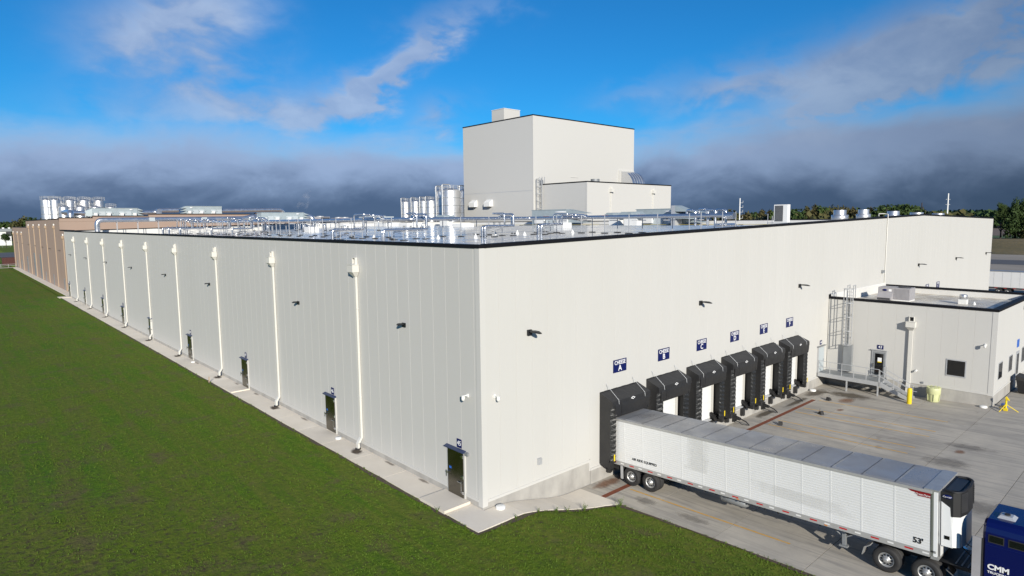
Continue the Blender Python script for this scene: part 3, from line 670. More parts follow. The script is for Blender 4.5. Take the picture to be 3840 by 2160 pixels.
# conduit, cameras, small boxes on the walls
b = MB(); b.tube([(53.5, -.06, 6.9), (53.5, -.06, 14.0), (53.2, .25, 14.05), (52.9, .6, 14.05), (52.9, .6, 13.8)], .045, 8); b.build('conduit', 'spout', WH)
b = MB(); b.box(3.62, 3.86, -.14, -.002, 1.28, 1.6); b.build('junction_box', 'galv', WH)
b = MB(); b.box(-.12, -.002, .98, 1.2, 2.40, 2.56); b.build('junction_box', 'galv_dull', WH)
b = MB(); b.box(52.5, 52.85, -.25, -.002, 8.1, 8.35); b.build('junction_box', 'galv_dull', WH)
def seccam(loc, rot, label):
    t = thing('security_camera', label, 'camera', loc, rot, 'white security cameras on the walls')
    b = MB(); b.box(-.06, .06, -.06, 0, -.06, .10); b.cyl((0, -.05, .04), (0, -.30, .04), .035, n=8); b.build('bracket', 'white', t)
    b = MB(); b.cyl((0, -.30, .06), (0, -.30, -.10), .09, n=12); b.lathe([(.09, -.10), (.075, -.16), (.035, -.195), (.001, -.2)], (0, -.30, 0), 12); b.build('dome', 'white', t)
seccam((0, 1.0, 5.4), R(-90), 'white dome camera on the long wall just left of the near corner')
seccam((.8, 0, 5.42), 0, 'white dome camera on the sunlit wall just right of the near corner')
seccam((39.7, -11.5, 4.05), R(-90), 'white dome camera high on the annex wall above the dark window')
# cleanout caps on the pavement
def capthing(x, y, z, r, h, label):
    b = MB(); b.lathe([(.0001, h), (r*.86, h), (r, h-.03), (r, 0)], (x, y, z), 20); tag(b.build('cleanout_cap', 'white'), label, 'pipe cap', 'white pipe caps at the wall foot')
capthing(.75, -.42, .01, .24, .13, 'white round pipe cap at the foot of the near corner')
capthing(-.30, 14.1, .02, .20, .10, 'white round pipe cap right of the second steel door from the corner')
capthing(-.30, 44.9, .02, .20, .10, 'white round pipe cap right of the fourth steel door from the corner')
capthing(39.2, -11.7, apron(-11.7), .26, .14, 'white round pipe cap at the annex foundation under the window')
capthing(36.0, -.45, apron(-.4), .26, .16, 'white round pipe cap at the dock foundation left of the metal platform')

# ------------------------------------------------------------------ dock positions
def dock_sign(x, word, letter, label, z=5.01):
    t = thing('dock_sign', label, 'sign', (x, 0, z), 0, 'blue dock signs on the white wall')
    b = MB(); b.box(-.60, .60, -.03, -.006, 0, .74); b.build('board', 'sign_blue', t)
    lettering(word, .33, 'sign_white', t, (0, -.034, .555), bold=.004, sx=.90)
    lettering(letter, .46, 'sign_white', t, (0, -.034, .225), bold=.007, sx=1.0)
for c, l in zip(DOCK, 'ABCDEF'):
    dock_sign(c+.12, 'CHEESE', l, f'blue dock sign with white lettering CHEESE {l}')
dock_sign(68.27, 'WHEY', 'J', 'blue sign reading WHEY, left one, half hidden by the annex roof edge')
dock_sign(72.57, 'WHEY', 'K', 'blue sign reading WHEY K above the annex roof edge')

def make_dock_door():
    """sectional door inside the shelter; local frame wall y=0"""
    o = MB(); o.box(-1.32, 1.32, -.035, -.004, .10, 3.0); o = o.build('dock_door', 'white_gloss')
    for k in range(5):
        b = MB(); b.box(-1.30, 1.30, -.052, -.036, .11+.578*k, .11+.578*(k+1)-.012); b.build('door_section', 'white_gloss', o)
    b = MB(); b.box(-.62, -.22, -.06, -.053, 1.36, 1.60); b.build('door_window', 'glass_dark', o)
    for s in (-1, 1):
        b = MB(); b.box(s*1.44-.11, s*1.44+.11, -.09, -.003, -.05, 3.1); b.build('door_jamb', 'trim', o)
    b = MB(); b.box(-1.0, 1.0, -.30, -.071, .02, .10); b.build('leveler_lip', 'galv', o)
    return o
dd0 = make_dock_door()
for i, c in enumerate(DOCK):
    s = dd0 if i == 0 else copy_tree(dd0)
    s.parent = WH; s.location = (c+.1, 0, 0)
def make_shelter(c2=1.14):
    t = thing('dock_shelter', '', 'dock shelter', group='black dock shelters in a row')
    W = 1.75; D = .92
    b = MB()   # hood: sloping top, sides, rounded front lip
    b.prism([(0.0, 4.10), (-D, 3.74), (-D-.02, 3.60), (-D-.02, 3.40), (-D+.08, 3.36), (-.02, 3.30), (-.02, 3.28)], 'x', -W, W); b.build('hood', 'vinyl', t)
    b = MB()
    for k in range(9):      # scalloped flashing along the wall
        b.box(-W+.02+k*.385, -W+.38+k*.385, -.03, -.004, 4.07, 4.12+.01*(k % 2))
    b.build('flashing', 'vinyl', t)
    for a0, a1 in ((-W+.20, -1.02), (-.99, W-.14)):
        b = MB(); zb = 2.78
        ys = [(-D-.03, 3.58), (-D-.06, 3.40), (-D-.05, 3.1), (-D-.01, zb+.05), (-D+.05, zb), (-D+.08, zb+.02), (-D+.03, 3.1), (-D+.02, 3.55)]
        b.prism(ys, 'x', a0, a1); b.build('head_curtain', 'vinyl', t)
    for s in (-1, 1):
        xo = s*(W-.006); xi = s*(W-.10)
        b = MB(); b.prism([(0, 3.5), (-D+.16, 3.5), (-D+.16, .45), (-D+.28, .12), (0, -.02)], 'x', min(xo, xi), max(xo, xi)); b.build('side_frame', 'vinyl', t)
        b = MB()                      # pleated side curtain: zig-zag in plan, hanging off the frame front
        n = 22; z0, z1 = .22, 3.36; a = W-.02
        vs = []
        for k in range(n+1):
            z = z0+(z1-z0)*k/n; w = .035 if k % 2 else 0.0
            vs += [(s*a, -D+.16, z), (s*max(a-.30, c2+.1), -D-.02-w, z), (s*(c2+.06), -D+.06-w*.6, z+(.06 if k % 2 else 0)), (s*c2, -D+.16, z)]
        fs = [(k*4+i, k*4+i+1, k*4+i+5, k*4+i+4) for k in range(n) for i in range(3)]
        b._a(vs, fs); o = b.build('side_curtain', 'vinyl_pleat', t, recalc=False)
        b = MB(); b.box(min(s*a, s*(a-.28)), max(s*a, s*(a-.28)), -D+.10, -D+.5, -.12, .25); b.build('curtain_foot', 'vinyl', t)
        b = MB(); b.box(s*(a-.16)-.05, s*(a-.16)+.05, -D-.035, -D-.02, .35, .72); b.build('guide_strip', 'yellow', t)
        b = MB(); b.box(min(s*a, s*(a-.5)), max(s*a, s*(a-.5)), -.42, -.08, -.10, .32); b.prism([(-.08, .3), (-.5, .2), (-.5, .0), (-.08, .5)], 'x', min(s*1.12, s*1.4), max(s*1.12, s*1.4)); b.build('corner_pad', 'vinyl', t)
    for xx in (-1.2, 1.2):
        b = MB(); b.tube([(xx, -.01, 4.55), (xx, -.05, 4.45), (xx, -D-.01, 3.76), (xx, -D-.035, 3.52)], .012, 6); b.build('tie_rod', 'galv', t)
    b = MB(); b.prism([(-.20, 0), (0, -.085), (.20, 0), (0, .085)], 'y', -D-.036, -D-.022)
    b.v = [(p[0]+.05, p[1]-.012, p[2]+3.67) for p in b.v]; o = b.build('maker_diamond', 'sign_white', t)
    b = MB(); b.prism([(-.10, 0), (0, -.042), (.10, 0), (0, .042)], 'y', -D-.042, -D-.037); b.v = [(p[0]+.05, p[1]-.012, p[2]+3.67) for p in b.v]; b.build('diamond_centre', 'ink', o)
    for s in (-1, 1):
        b = MB(); b.box(s*1.12-.13, s*1.12+.13, -.33, -.072, -.62, -.06); b.cyl((s*1.12, -.28, -.64), (s*1.12, -.28, -.05), .06, n=8); b.build('bumper', 'rubber', t)
    return t
sh0 = make_shelter()
for i, (c, l) in enumerate(zip(DOCK, 'ABCDEF')):
    s = make_shelter(1.36) if i == 0 else (sh0 if i == 1 else copy_tree(sh0))
    s.location = (c+.1, 0, 0); s['label'] = f'black vinyl dock shelter under the CHEESE {l} sign'
def restraint(c, l):
    t = thing('vehicle_restraint', f'black steel trailer hook with slanted arm at dock CHEESE {l}', 'dock restraint', (c+.1, 0, 0), 0, 'trailer restraints at the docks')
    z = apron(-.5)
    b = MB(); b.box(-.16, .16, -.26, -.072, z+.12, -.28); b.build('track', 'frame_black', t)
    b = MB(); b.prism([(-.26, -.42), (-.62, -.50), (-.66, -.62), (-.26, -.66)], 'x', -.15, .15); b.build('hook_housing', 'frame_black', t)
    b = MB(); b.tube([(.05, -.6, -.55), (.12, -1.0, -.70), (.14, -1.25, z+.05)], .045, 8); b.tube([(-.1, -.3, z+.3), (-.02, -.8, z+.04), (.10, -1.15, z+.04)], .02, 6); b.build('guide_arm', 'frame_black', t)
for c, l in list(zip(DOCK, 'ABCDEF'))[1:]: restraint(c, l)
def chock(x, y, rot, label):
    t = thing('wheel_chock', label, 'wheel chock', (x, y, apron(y)), rot, 'black rubber wheel chocks on the apron')
    b = MB(); b.prism([(-.22, .0), (.22, .0), (.16, .10), (-.02, .26), (-.12, .26)], 'y', -.13, .13); b.build('wedge', 'rubber', t)
    b = MB(); b.tube([(.0, 0, .24), (-.05, 0, .38), (.10, 0, .42), (.14, 0, .2)], .012, 6); b.build('handle', 'galv_dull', t)
chock(25.14, -2.73, R(20), 'black rubber wheel chock nearest the docked trailer')
chock(29.58, -3.71, R(60), 'black rubber wheel chock in the middle of the apron, farthest from the docks')
chock(33.88, -2.59, R(-10), 'black rubber wheel chock beyond the end of the rusty drain')

# ------------------------------------------------------------------ low annex
AX0, AX1, AY0, AY1 = 39.7, 54.3, -12.13, 0.0
AN = thing('annex_building', 'low off white annex with black roof edge, dark window and door 43', 'building')
for k in range(11):
    a = AY0+.32+k*1.07; b_ = min(a+1.07, -.01)
    link('wall_panel', panel_mesh(b_-a, .33, 6.62, 6.62), AN, (AX0, b_, 0), R(-90))
xx = AX0+.3
while xx < AX1-.05:
    w = min(1.1, AX1-xx); link('wall_panel', panel_mesh(w, .33, 6.62, 6.62), AN, (xx, AY0, 0)); xx += w
b = MB(); b.prism([(AX0-.02, AY0-.02), (AX0+.30, AY0-.02), (AX0+.30, AY0+.03), (AX0+.03, AY0+.03), (AX0+.03, AY0+.32), (AX0-.02, AY0+.32)], 'z', .2, 6.62); b.build('corner_trim', 'trim', AN)
b = MB(); b.box(AX0-.03, AX0+.02, AY0+.321, -.01, .24, .36); b.build('base_trim', 'trim', AN)
b = MB(); b.box(AX0+.301, AX1, AY0-.03, AY0+.02, .24, .36); b.build('base_trim', 'trim', AN)
b = MB(); b.box(AX0+.004, AX1, AY0+.004, -.08, -1.3, .24); b.build('foundation_wall', 'foundation', AN)
b = MB(); b.box(AX0+.07, AX1-.02, AY0+.07, -.09, .25, 6.10); b.build('roof', 'membrane_dirty', AN)
for nm, x0, x1, y0, y1 in (('w', AX0+.075, AX0+.36, AY0+.075, -.02), ('e', AX1-.3, AX1-.03, AY0+.075, -.02), ('s', AX0+.36, AX1-.3, AY0+.076, AY0+.36)):
    b = MB(); b.box(x0, x1, y0, y1, 6.1, 6.62); b.build('parapet', 'membrane_dry', AN)
for x0, x1, y0, y1 in ((AX0-.05, AX0+.42, AY0-.05, -.012), (AX1-.36, AX1+.04, AY0-.05, -.012), (AX0+.421, AX1-.361, AY0-.05, AY0+.42)):
    b = MB(); b.box(x0, x1, y0, y1, 6.62, 6.80); b.build('coping', 'coping', AN)
b = MB(); b.box(AX0-.05, AX0+.10, -.16, -.012, 6.80, 6.98); b.build('coping', 'coping', AN)
# the annex roof membrane turns up the dock wall
b = MB(); b.prism([(-.02, 6.1), (-.06, 6.1), (-.05, 6.95), (-.02, 7.0)], 'x', AX0+.4, AX1-.35); b.build('wall_flashing', 'membrane_dry', AN)
# door 43
dr = MB(); dr.box(-.56, .56, -.07, .0, .36, 2.58); dr = dr.build('door', 'galv', AN); dr.location = (AX0, -4.28, 0); dr.rotation_euler = (0, 0, R(-90))
b = MB(); b.box(-.47, .47, -.085, -.071, .38, 2.46); b.build('door_leaf', 'galv_dull', dr)
b = MB(); b.box(-.30, .34, -.095, -.086, .55, 2.32); b.build('pane', 'glass_dark', dr)
b = MB(); b.box(-.09, .22, -.101, -.096, 1.62, 1.98); b.build('notice', 'sign_white', dr)
b = MB(); b.box(-.09, .22, -.103, -.1015, 1.58, 1.66); b.build('notice_strip', 'yellow', dr)
b = MB(); b.box(-.44, -.36, -.16, -.086, 1.15, 1.45); b.build('handle', 'chrome', dr)
b = MB(); b.box(-.62, .62, -.16, .0, 2.58, 2.63); b.build('drip_hood', 'galv', dr)
t = thing('door_sign', 'blue number plate reading 43 above the glazed annex door', 'sign', (AX0, -4.32, 0), R(-90))
b = MB(); b.box(-.24, .24, -.03, -.008, 2.70, 3.04); b.build('board', 'sign_blue', t); lettering('43', .30, 'sign_white', t, (0, -.035, 2.87), bold=.003)
# window
wn = MB(); wn.box(-.66, .66, -.04, .0, 1.30, 2.64); wn = wn.build('window', 'galv', AN); wn.location = (AX0, -9.72, 0); wn.rotation_euler = (0, 0, R(-90))
b = MB(); b.box(-.58, .58, -.05, -.041, 1.38, 2.56); b.build('pane', 'glass_dark', wn)
for x0, x1 in ((40.95, 42.15), (44.55, 45.7), (49.5, 50.9)):
    w = MB(); w.box(x0-.06, x1+.06, AY0-.04, AY0, 1.24, 2.55); w = w.build('window', 'galv', AN)
    b = MB(); b.box(x0, x1, AY0-.05, AY0-.041, 1.30, 2.49); b.build('pane', 'glass_dark', w)
b = MB(); b.box(47.2, 48.3, AY0-.06, AY0, .3, 2.5); dd = b.build('door', 'galv', AN); b = MB(); b.box(47.35, 48.15, AY0-.07, AY0-.061, .6, 2.3); b.build('pane', 'glass_dark', dd)
t = thing('dock_sign', 'small blue office sign on the annex end wall at the right edge', 'sign', (47.75, AY0, 2.75)); b = MB(); b.box(-.4, .4, -.03, -.006, .1, .75); b.build('board', 'blue_label', t)
lamp(49.2, AY0, 6.0, 0, 'black wall lamp on the annex end wall at the right edge of the picture', 'lamps on the annex')
# annex downspout
sp = copy_tree(sp0); sp.parent = AN; sp.location = (AX0, -6.55, apron(-6.5)-.02); sp.rotation_euler = (0, 0, R(-90))
def zsc(o, f):
    for ch in o.children: ch.location.z = f
d = MB(); d.box(-.14, .14, -.19, -.035, 1.2, 5.75); d.hexa([(-.14, -.36, .0), (.14, -.36, .0), (.14, -.2, .0), (-.14, -.2, .0)], [(-.14, -.19, 1.2), (.14, -.19, 1.2), (.14, -.035, 1.2), (-.14, -.035, 1.2)])
sp.data = d.mesh('downspout', 'spout'); zsc(sp, -5.16+.0)
for ch in sp.children:
    if ch.name.startswith('drain_boot'): ch.location.z = 0
# small fixtures
b = MB(); b.cyl((AX0-.3, -7.05, 1.3), (AX0-.03, -7.05, 1.35), .08, n=10); b.build('hose_bib', 'white', AN)
b = MB(); b.box(AX0-.08, AX0, -7.6, -7.45, .35, .5); b.build('junction_box', 'galv_dull', AN)
# lean steel door 44 in the dock wall
dr = MB(); dr.box(-.62, .62, -.09, -.01, .30, 2.55); dr = dr.build('door', 'galv', WH); dr.location = (38.35, 0, 0)
b = MB(); b.box(-.52, .52, -.10, -.091, .33, 2.45); b.build('door_leaf', 'ahu_light', dr); b = MB(); b.box(.34, .42, -.18, -.10, 1.2, 1.4); b.build('handle', 'chrome', dr); b = MB(); b.box(-.75, .75, -.22, -.01, 2.55, 2.60); b.build('drip_hood', 'galv_dull', dr)
t = thing('door_sign', 'small blue number plate reading 44 above the grey door by the platform', 'sign', (38.35, 0, 0)); b = MB(); b.box(-.2, .2, -.03, -.008, 2.68, 3.05); b.build('board', 'sign_blue', t); lettering('44', .30, 'sign_white', t, (0, -.035, 2.86), bold=.003, sx=.9)
# caged roof ladder
LD = thing('roof_ladder', 'tall caged galvanised ladder on the annex wall', 'ladder', (AX0, -1.85, 0), R(-90))
for s in (-1, 1):
    b = MB(); b.box(s*.23-.03, s*.23+.03, -.26, -.20, .6, 7.9); b.build('rail', 'galv', LD)
    b = MB(); b.box(s*.23-.03, s*.23+.03, .22, .28, 6.85, 7.95); b.box(s*.23-.025, s*.23+.025, -.26, .28, 7.88, 7.93); b.build('walk_through_rail', 'galv', LD)
for k in range(24):
    b = MB() if k == 0 else b
    if k == 0: b.cyl((-.21, -.23, 0), (.21, -.23, 0), .018, n=6); rm = b.mesh('rung', 'galv')
    link('rung', rm, LD, (0, 0, .75+.3*k))
hm = MB(); hm.tube([(-.25, -.23, 0), (-.36, -.45, 0), (-.36, -.72, 0), (-.22, -.92, 0), (0, -1.0, 0), (.22, -.92, 0), (.36, -.72, 0), (.36, -.45, 0), (.25, -.23, 0)], .028, 6); hm = hm.mesh('cage_hoop', 'galv')
for z in (2.85, 4.05, 5.25, 6.45, 7.65): link('cage_hoop', hm, LD, (0, 0, z))
for px, py in ((-.36, -.6), (-.28, -.85), (0, -1.0), (.28, -.85), (.36, -.6)):
    b = MB(); b.box(px-.022, px+.022, py-.012, py+.012, 2.85, 7.68); b.build('cage_bar', 'galv', LD)
b = MB(); b.box(-.33, .33, -.34, -.27, .45, 2.8); b.build('guard_panel', 'galv_dull', LD)
b = MB(); b.box(.33, .36, -.34, -.02, .45, 2.8); b.build('guard_side', 'galv_dull', LD)
for z in (1.2, 3.4, 5.4, 6.6):
    for s in (-.23, .23): b = MB(); b.box(s-.02, s+.02, -.2, -.0, z, z+.05); b.build('wall_bracket', 'galv', LD)

# steel platform and stairs
PX0, PX1, PZ = 37.7, 39.66, 0.30
PF = thing('steel_platform', 'grey galvanised access platform with handrails and stairs', 'platform', (PX0, 0, 0))
b = MB(); b.box(.06, PX1-PX0, -4.95, -.12, PZ-.04, PZ); b.build('deck', 'galv_dull', PF)
b = MB(); b.box(0, .06, -5.0, -.1, PZ-.30, PZ+.03); b.box(.06, 1.96, -5.0, -4.955, PZ-.3, PZ-.05); b.build('fascia_beam', 'galv', PF)
for px, py in ((.03, -4.9), (1.85, -4.9), (.03, -2.5)):
    b = MB(); b.box(px-.05, px+.05, py-.05, py+.05, apron(py), PZ-.3); b.build('post', 'galv', PF)
NS = 6; run = .36; yb = -4.96; zf = apron(-7.1)
for k in range(NS):
    z = PZ-(PZ-zf)*(k+1)/(NS+.2); b = MB(); b.box(.08, 1.06, yb-run*(k+1), yb-run*k-.02, z-.04, z); b.build('tread', 'galv_dull', PF)
for xs_ in (0.0, 1.07):
    b = MB(); L = run*(NS+.4)
    b.prism([(yb, PZ+.03), (yb-.15, PZ+.03), (yb-L, zf+.16), (yb-L, zf+.0), (yb-L+.25, zf), (yb, PZ-.30)], 'x', xs_, xs_+.06); b.build('stringer', 'galv', PF)
def rail(path, name='handrail'):
    b = MB(); b.tube(path, .026, 7); b.build(name, 'galv', PF)
H = 1.07
for z in (PZ+H, PZ+.55): rail([(.03, -.15, z), (.03, -4.96, z)])
for y_ in (-.15, -1.1, -2.06, -3.02, -3.98, -4.94):
    b = MB(); b.cyl((.03, y_, PZ), (.03, y_, PZ+H), .024, n=7); b.build('rail_post', 'galv', PF)
L = run*NS
for xs_ in (.03, 1.10):
    for dz in (.92, .45): rail([(xs_, yb, PZ+dz+.1), (xs_, yb-L, zf+dz+.12), (xs_, yb-L-.3, zf+dz+.12)])
    for f in (0.02, .5, 1.0):
        y_ = yb-L*f; z_ = PZ+(zf+.05-PZ)*f; b = MB(); b.cyl((xs_, y_, z_), (xs_, y_, z_+1.0), .024, n=7); b.build('rail_post', 'galv', PF)
for z in (PZ+H, PZ+.55): rail([(1.10, -4.94, z), (1.9, -4.94, z)])
b = MB(); b.cyl((1.9, -4.94, PZ), (1.9, -4.94, PZ+H), .024, n=7); b.build('rail_post', 'galv', PF)

# bollard, overpack drum, jack stand
b = MB(); b.lathe([(.17, 0), (.17, 1.12), (.155, 1.19), (.10, 1.24), (.001, 1.26)], (36.85, -7.44, apron(-7.44)), 20); tag(b.build('bollard', 'yellow'), 'bright yellow bollard at the foot of the metal stairs', 'bollard')
t = thing('overpack_drum', 'pale yellow green plastic spill drum against the annex foundation', 'drum', (38.8, -8.55, apron(-8.5)))
b = MB(); b.lathe([(.001, 0), (.36, 0), (.38, .04), (.43, .74), (.43, .8)], n=24); b.build('drum_body', 'lime', t)
b = MB(); b.lathe([(.455, .62), (.475, .66), (.475, .84), (.48, .86), (.48, 1.08), (.46, 1.12), (.001, 1.12)], n=24); ld = b.build('lid', 'lime', t)
for k in range(10):
    a = 2*math.pi*k/10; b = MB(); b.box(.42*math.cos(a)-.05, .42*math.cos(a)+.05, .42*math.sin(a)-.05, .42*math.sin(a)+.05, 1.11, 1.17); b.build('lid_lug', 'lime', ld)
for k in range(6):
    a = 2*math.pi*k/6+.3; b = MB(); b.cyl((.425*math.cos(a), .425*math.sin(a), .1), (.465*math.cos(a), .465*math.sin(a), .64), .03, n=6); b.build('rib', 'lime', t)
t = thing('trailer_stand', 'yellow tripod trailer stand by the annex corner', 'jack stand', (39.2, -13.05, apron(-13)))
b = MB(); b.cyl((0, 0, .1), (0, 0, .85), .07, n=10); b.box(-.12, .12, -.12, .12, .02, .2); b.build('column', 'yellow', t)
b = MB(); b.prism([(-.2, .82), (.0, 1.08), (.06, 1.04), (.02, .85)], 'x', -.1, .1); b.build('top_plate', 'yellow', t)
for a in (40, 160, 280):
    b = MB(); b.cyl((0, 0, .5), (.75*math.cos(R(a)), .75*math.sin(R(a)), .02), .03, n=7); b.build('leg', 'yellow', t)
t = thing('gas_bottle', 'small blue gas bottle lying at the annex corner', 'gas bottle', (40.3, -12.75, apron(-12.7)), R(30)); b = MB(); b.lathe([(.001, -.35), (.11, -.33), (.14, -.25), (.14, .2), (.08, .3), (.03, .33), (.001, .36)], (0, 0, .14), 14, 'x'); b.build('bottle', 'blue_label', t); b = MB(); b.cyl((.34, 0, .14), (.42, 0, .14), .035, n=8); b.build('valve', 'white', t)
t = thing('waste_bin', 'black slanted lidded bin against the annex end wall', 'bin', (46.2, -13.2, apron(-13)));
b = MB(); b.hexa([(-.6, -.5, .1), (.6, -.5, .1), (.6, .5, .1), (-.6, .5, .1)], [(-.75, -.65, 1.1), (.75, -.65, 1.1), (.75, .65, 1.1), (-.75, .65, 1.1)]); b.build('bin_body', 'frame_black', t); b = MB(); b.prism([(-.7, 1.1), (.7, 1.1), (.7, 1.45), (-.7, 1.15)], 'x', -.78, .78); b.build('lid', 'rubber', t)

# annex rooftop gear
t = thing('rooftop_unit', 'grey packaged air conditioner on the annex roof', 'air conditioner', (46.0, -3.2, 6.1))
b = MB(); b.box(0, 1.5, -1.3, 1.3, .02, .12); b.build('curb', 'white', t)
b = MB(); b.box(0, 1.5, -.02, 1.3, .12, 1.2); b.build('fan_section', 'rtu', t)
b = MB(); b.box(.0, 1.5, -1.3, -.021, .12, 1.2); cs = b.build('coil_section', 'rtu', t)
for k in range(12):
    b = MB(); b.box(-.02, .0, -1.27+k*.104, -1.20+k*.104, .18, 1.12); b.build('coil_fin', 'rtu', cs)
b = MB(); b.prism([(0, .75), (-.55, .32), (-.55, .10), (0, .10)], 'y', .05, 1.25); h_ = b.build('intake_hood', 'rtu', t); b = MB(); b.box(-.555, -.551, .12, 1.18, .12, .28); b.build('intake_slot', 'rtu_dark', h_)
b = MB(); b.cyl((.75, -.66, 1.2), (.75, -.66, 1.27), .5, n=20); b.build('fan_guard', 'rtu_dark', t)
ov = MB(); ov.lathe([(.001, -.012), (.20, -.012), (.20, 0)], n=24, axis='x'); o = ov.build('maker_badge', 'sign_blue', t); o.location = (-.004, .75, .95); o.scale = (1, 1, .5)
b = MB(); b.box(-.006, -.001, .18, .42, .84, 1.04); b.build('label', 'sign_white', t)
t = thing('exhaust_fan', 'small round metal exhaust fan on a white curb on the annex roof', 'roof fan', (47.7, -8.15, 6.1))
b = MB(); b.box(-.3, .3, -.3, .3, 0, .42); b.build('curb', 'white', t); b = MB(); b.lathe([(.24, .42), (.28, .5), (.30, .52), (.30, .78), (.26, .82), (.001, .84)], n=20); b.build('fan_housing', 'stainless', t)
b = MB(); b.lathe([(.12, 0), (.10, .1), (.04, .26), (.001, .26)], (47.75, -8.95, 6.1), 12); tag(b.build('pipe_boot', 'white'), 'white cone pipe boot beside the annex roof fan', 'roof boot')
b = MB(); b.box(50.5, 51.6, -3.2, -1.8, 6.1, 6.45); tag(b.build('roof_curb', 'white'), 'low white roof curb against the dock wall on the annex roof', 'roof curb')

# ------------------------------------------------------------------ tower block and side block
TW = thing('process_tower', 'tall plain off white windowless tower with thin black roof edge', 'building')
TX, TY, TX2, TY2, TZ = 105.0, 104.8, 150.0, 135.9, 42.2
b = MB(); b.box(TX, TX2, TY, TY2, -.5, TZ); b.build('wall', 'trim', TW)
b = MB(); b.box(TX-.08, TX2+.08, TY-.08, TY2+.08, TZ, TZ+.28); b.build('coping', 'coping', TW)
b = MB(); b.box(TX-.03, TX+.4, TY-.03, TY+.4, -.4, TZ-.02); b.build('corner_trim', 'trim', TW)
b = MB(); b.box(TX-.02, TX, TY+.42, TY2, 21.9, 22.0); b.build('wall_joint', 'galv', TW)
b = MB(); b.box(110.5, 117.0, 122.9, 128.5, TZ+.28, 47.0); b.build('penthouse', 'trim', TW)
b = MB(); b.box(110.4, 117.1, 122.8, 128.6, 47.0, 47.15); b.build('penthouse_cap', 'white', TW)
for yv in (129.4, 122.2):
    b = MB(); b.prism([(0, 20.0), (-1.25, 19.1), (-1.25, 17.9), (0, 17.9)], 'y', yv, yv+2.7); b.v = [(p[0]+TX, p[1], p[2]) for p in b.v]; b.build('vent_hood', 'white', TW)
b = MB(); b.box(120.1, 123.2, TY-.12, TY-.0, 26.0, 26.2); b.build('wall_canopy', 'trim', TW)
# scoop duct where the tower meets the side block
b = MB(); b.box(142.2, 149.8, TY-.35, TY, 23.7, 29.0); sc = b.build('duct_collar', 'trim', TW)
pr = [(TY-.35, 23.7)]+[(TY-.35-4.6*math.sin(R(a)), 23.7+5.0*math.cos(R(a))) for a in range(0, 91, 10)]
b = MB(); b.prism(pr[::-1], 'x', 143.2, 149.6); b.build('curved_duct', 'duct', TW)
for k in range(1, 5):
    b = MB(); b.prism([(TY-.35-4.64*math.sin(R(a)), 23.7+5.04*math.cos(R(a))) for a in range(0, 91, 10)]+[(TY-.35-4.5*math.sin(R(a)), 23.7+4.9*math.cos(R(a))) for a in range(90, -1, -10)], 'x', 143.2+k*1.28-.05, 143.2+k*1.28+.05); b.build('duct_seam', 'galv', TW)
SB = thing('side_block', 'lower white block in front of the tower with black roof edge', 'building')
BX, BY, BX2, BZ = 107.1, 87.1, 144.7, 23.4
b = MB(); b.box(BX, BX2, BY, TY-.02, -.5, BZ); b.build('wall', 'trim', SB)
b = MB(); b.box(BX-.08, BX2+.08, BY-.08, TY-.03, BZ, BZ+.28); b.build('coping', 'coping', SB)
b = MB(); b.box(BX-.03, BX+.4, BY-.03, BY+.4, -.4, BZ-.02); b.build('corner_trim', 'trim', SB)
b = MB(); b.cyl((116, 92, BZ+.28), (116, 92, BZ+1.3), 1.2, n=20); b.build('roof_vent', 'galv_dull', SB)
for xv in (116.7, 135.7):
    b = MB(); b.box(xv-.18, xv+.18, BY-.22, BY-.01, 0, 21.0); d_ = b.build('downspout', 'spout', SB)
    b = MB(); b.box(xv-.6, xv+.6, BY-.75, BY-.01, 21.0, 21.9); b.box(xv-.3, xv+.3, BY-.3, BY-.01, 21.9, 22.5); b.build('conductor_head', 'spout', d_)
t = thing('tower_ladder', 'caged galvanised ladder at the join of tower and side block', 'ladder', (BX, 103.6, 0), R(-90))
for s in (-1, 1):
    b = MB(); b.box(s*.5-.08, s*.5+.08, -.45, -.3, 12.5, 25.6); b.build('rail', 'galv', t); b = MB(); b.box(s*.5-.08, s*.5+.08, .5, .65, 23.8, 25.6); b.build('walk_through_rail', 'galv', t)
hm = MB(); hm.tube([(-.5, -.4, 0), (-.8, -.8, 0), (-.7, -1.5, 0), (0, -1.9, 0), (.7, -1.5, 0), (.8, -.8, 0), (.5, -.4, 0)], .06, 6); hm = hm.mesh('cage_hoop', 'galv')
for z in range(15, 26, 2): link('cage_hoop', hm, t, (0, 0, z))
for px, py in ((-.8, -1.0), (-.5, -1.65), (0, -1.9), (.5, -1.65), (.8, -1.0)):
    b = MB(); b.box(px-.05, px+.05, py-.03, py+.03, 15, 25); b.build('cage_bar', 'galv', t)
rm = MB(); rm.box(-.45, .45, -.42, -.34, -.04, .04); rm = rm.mesh('rung', 'galv')
for k in range(24): link('rung', rm, t, (0, 0, 13+.5*k))

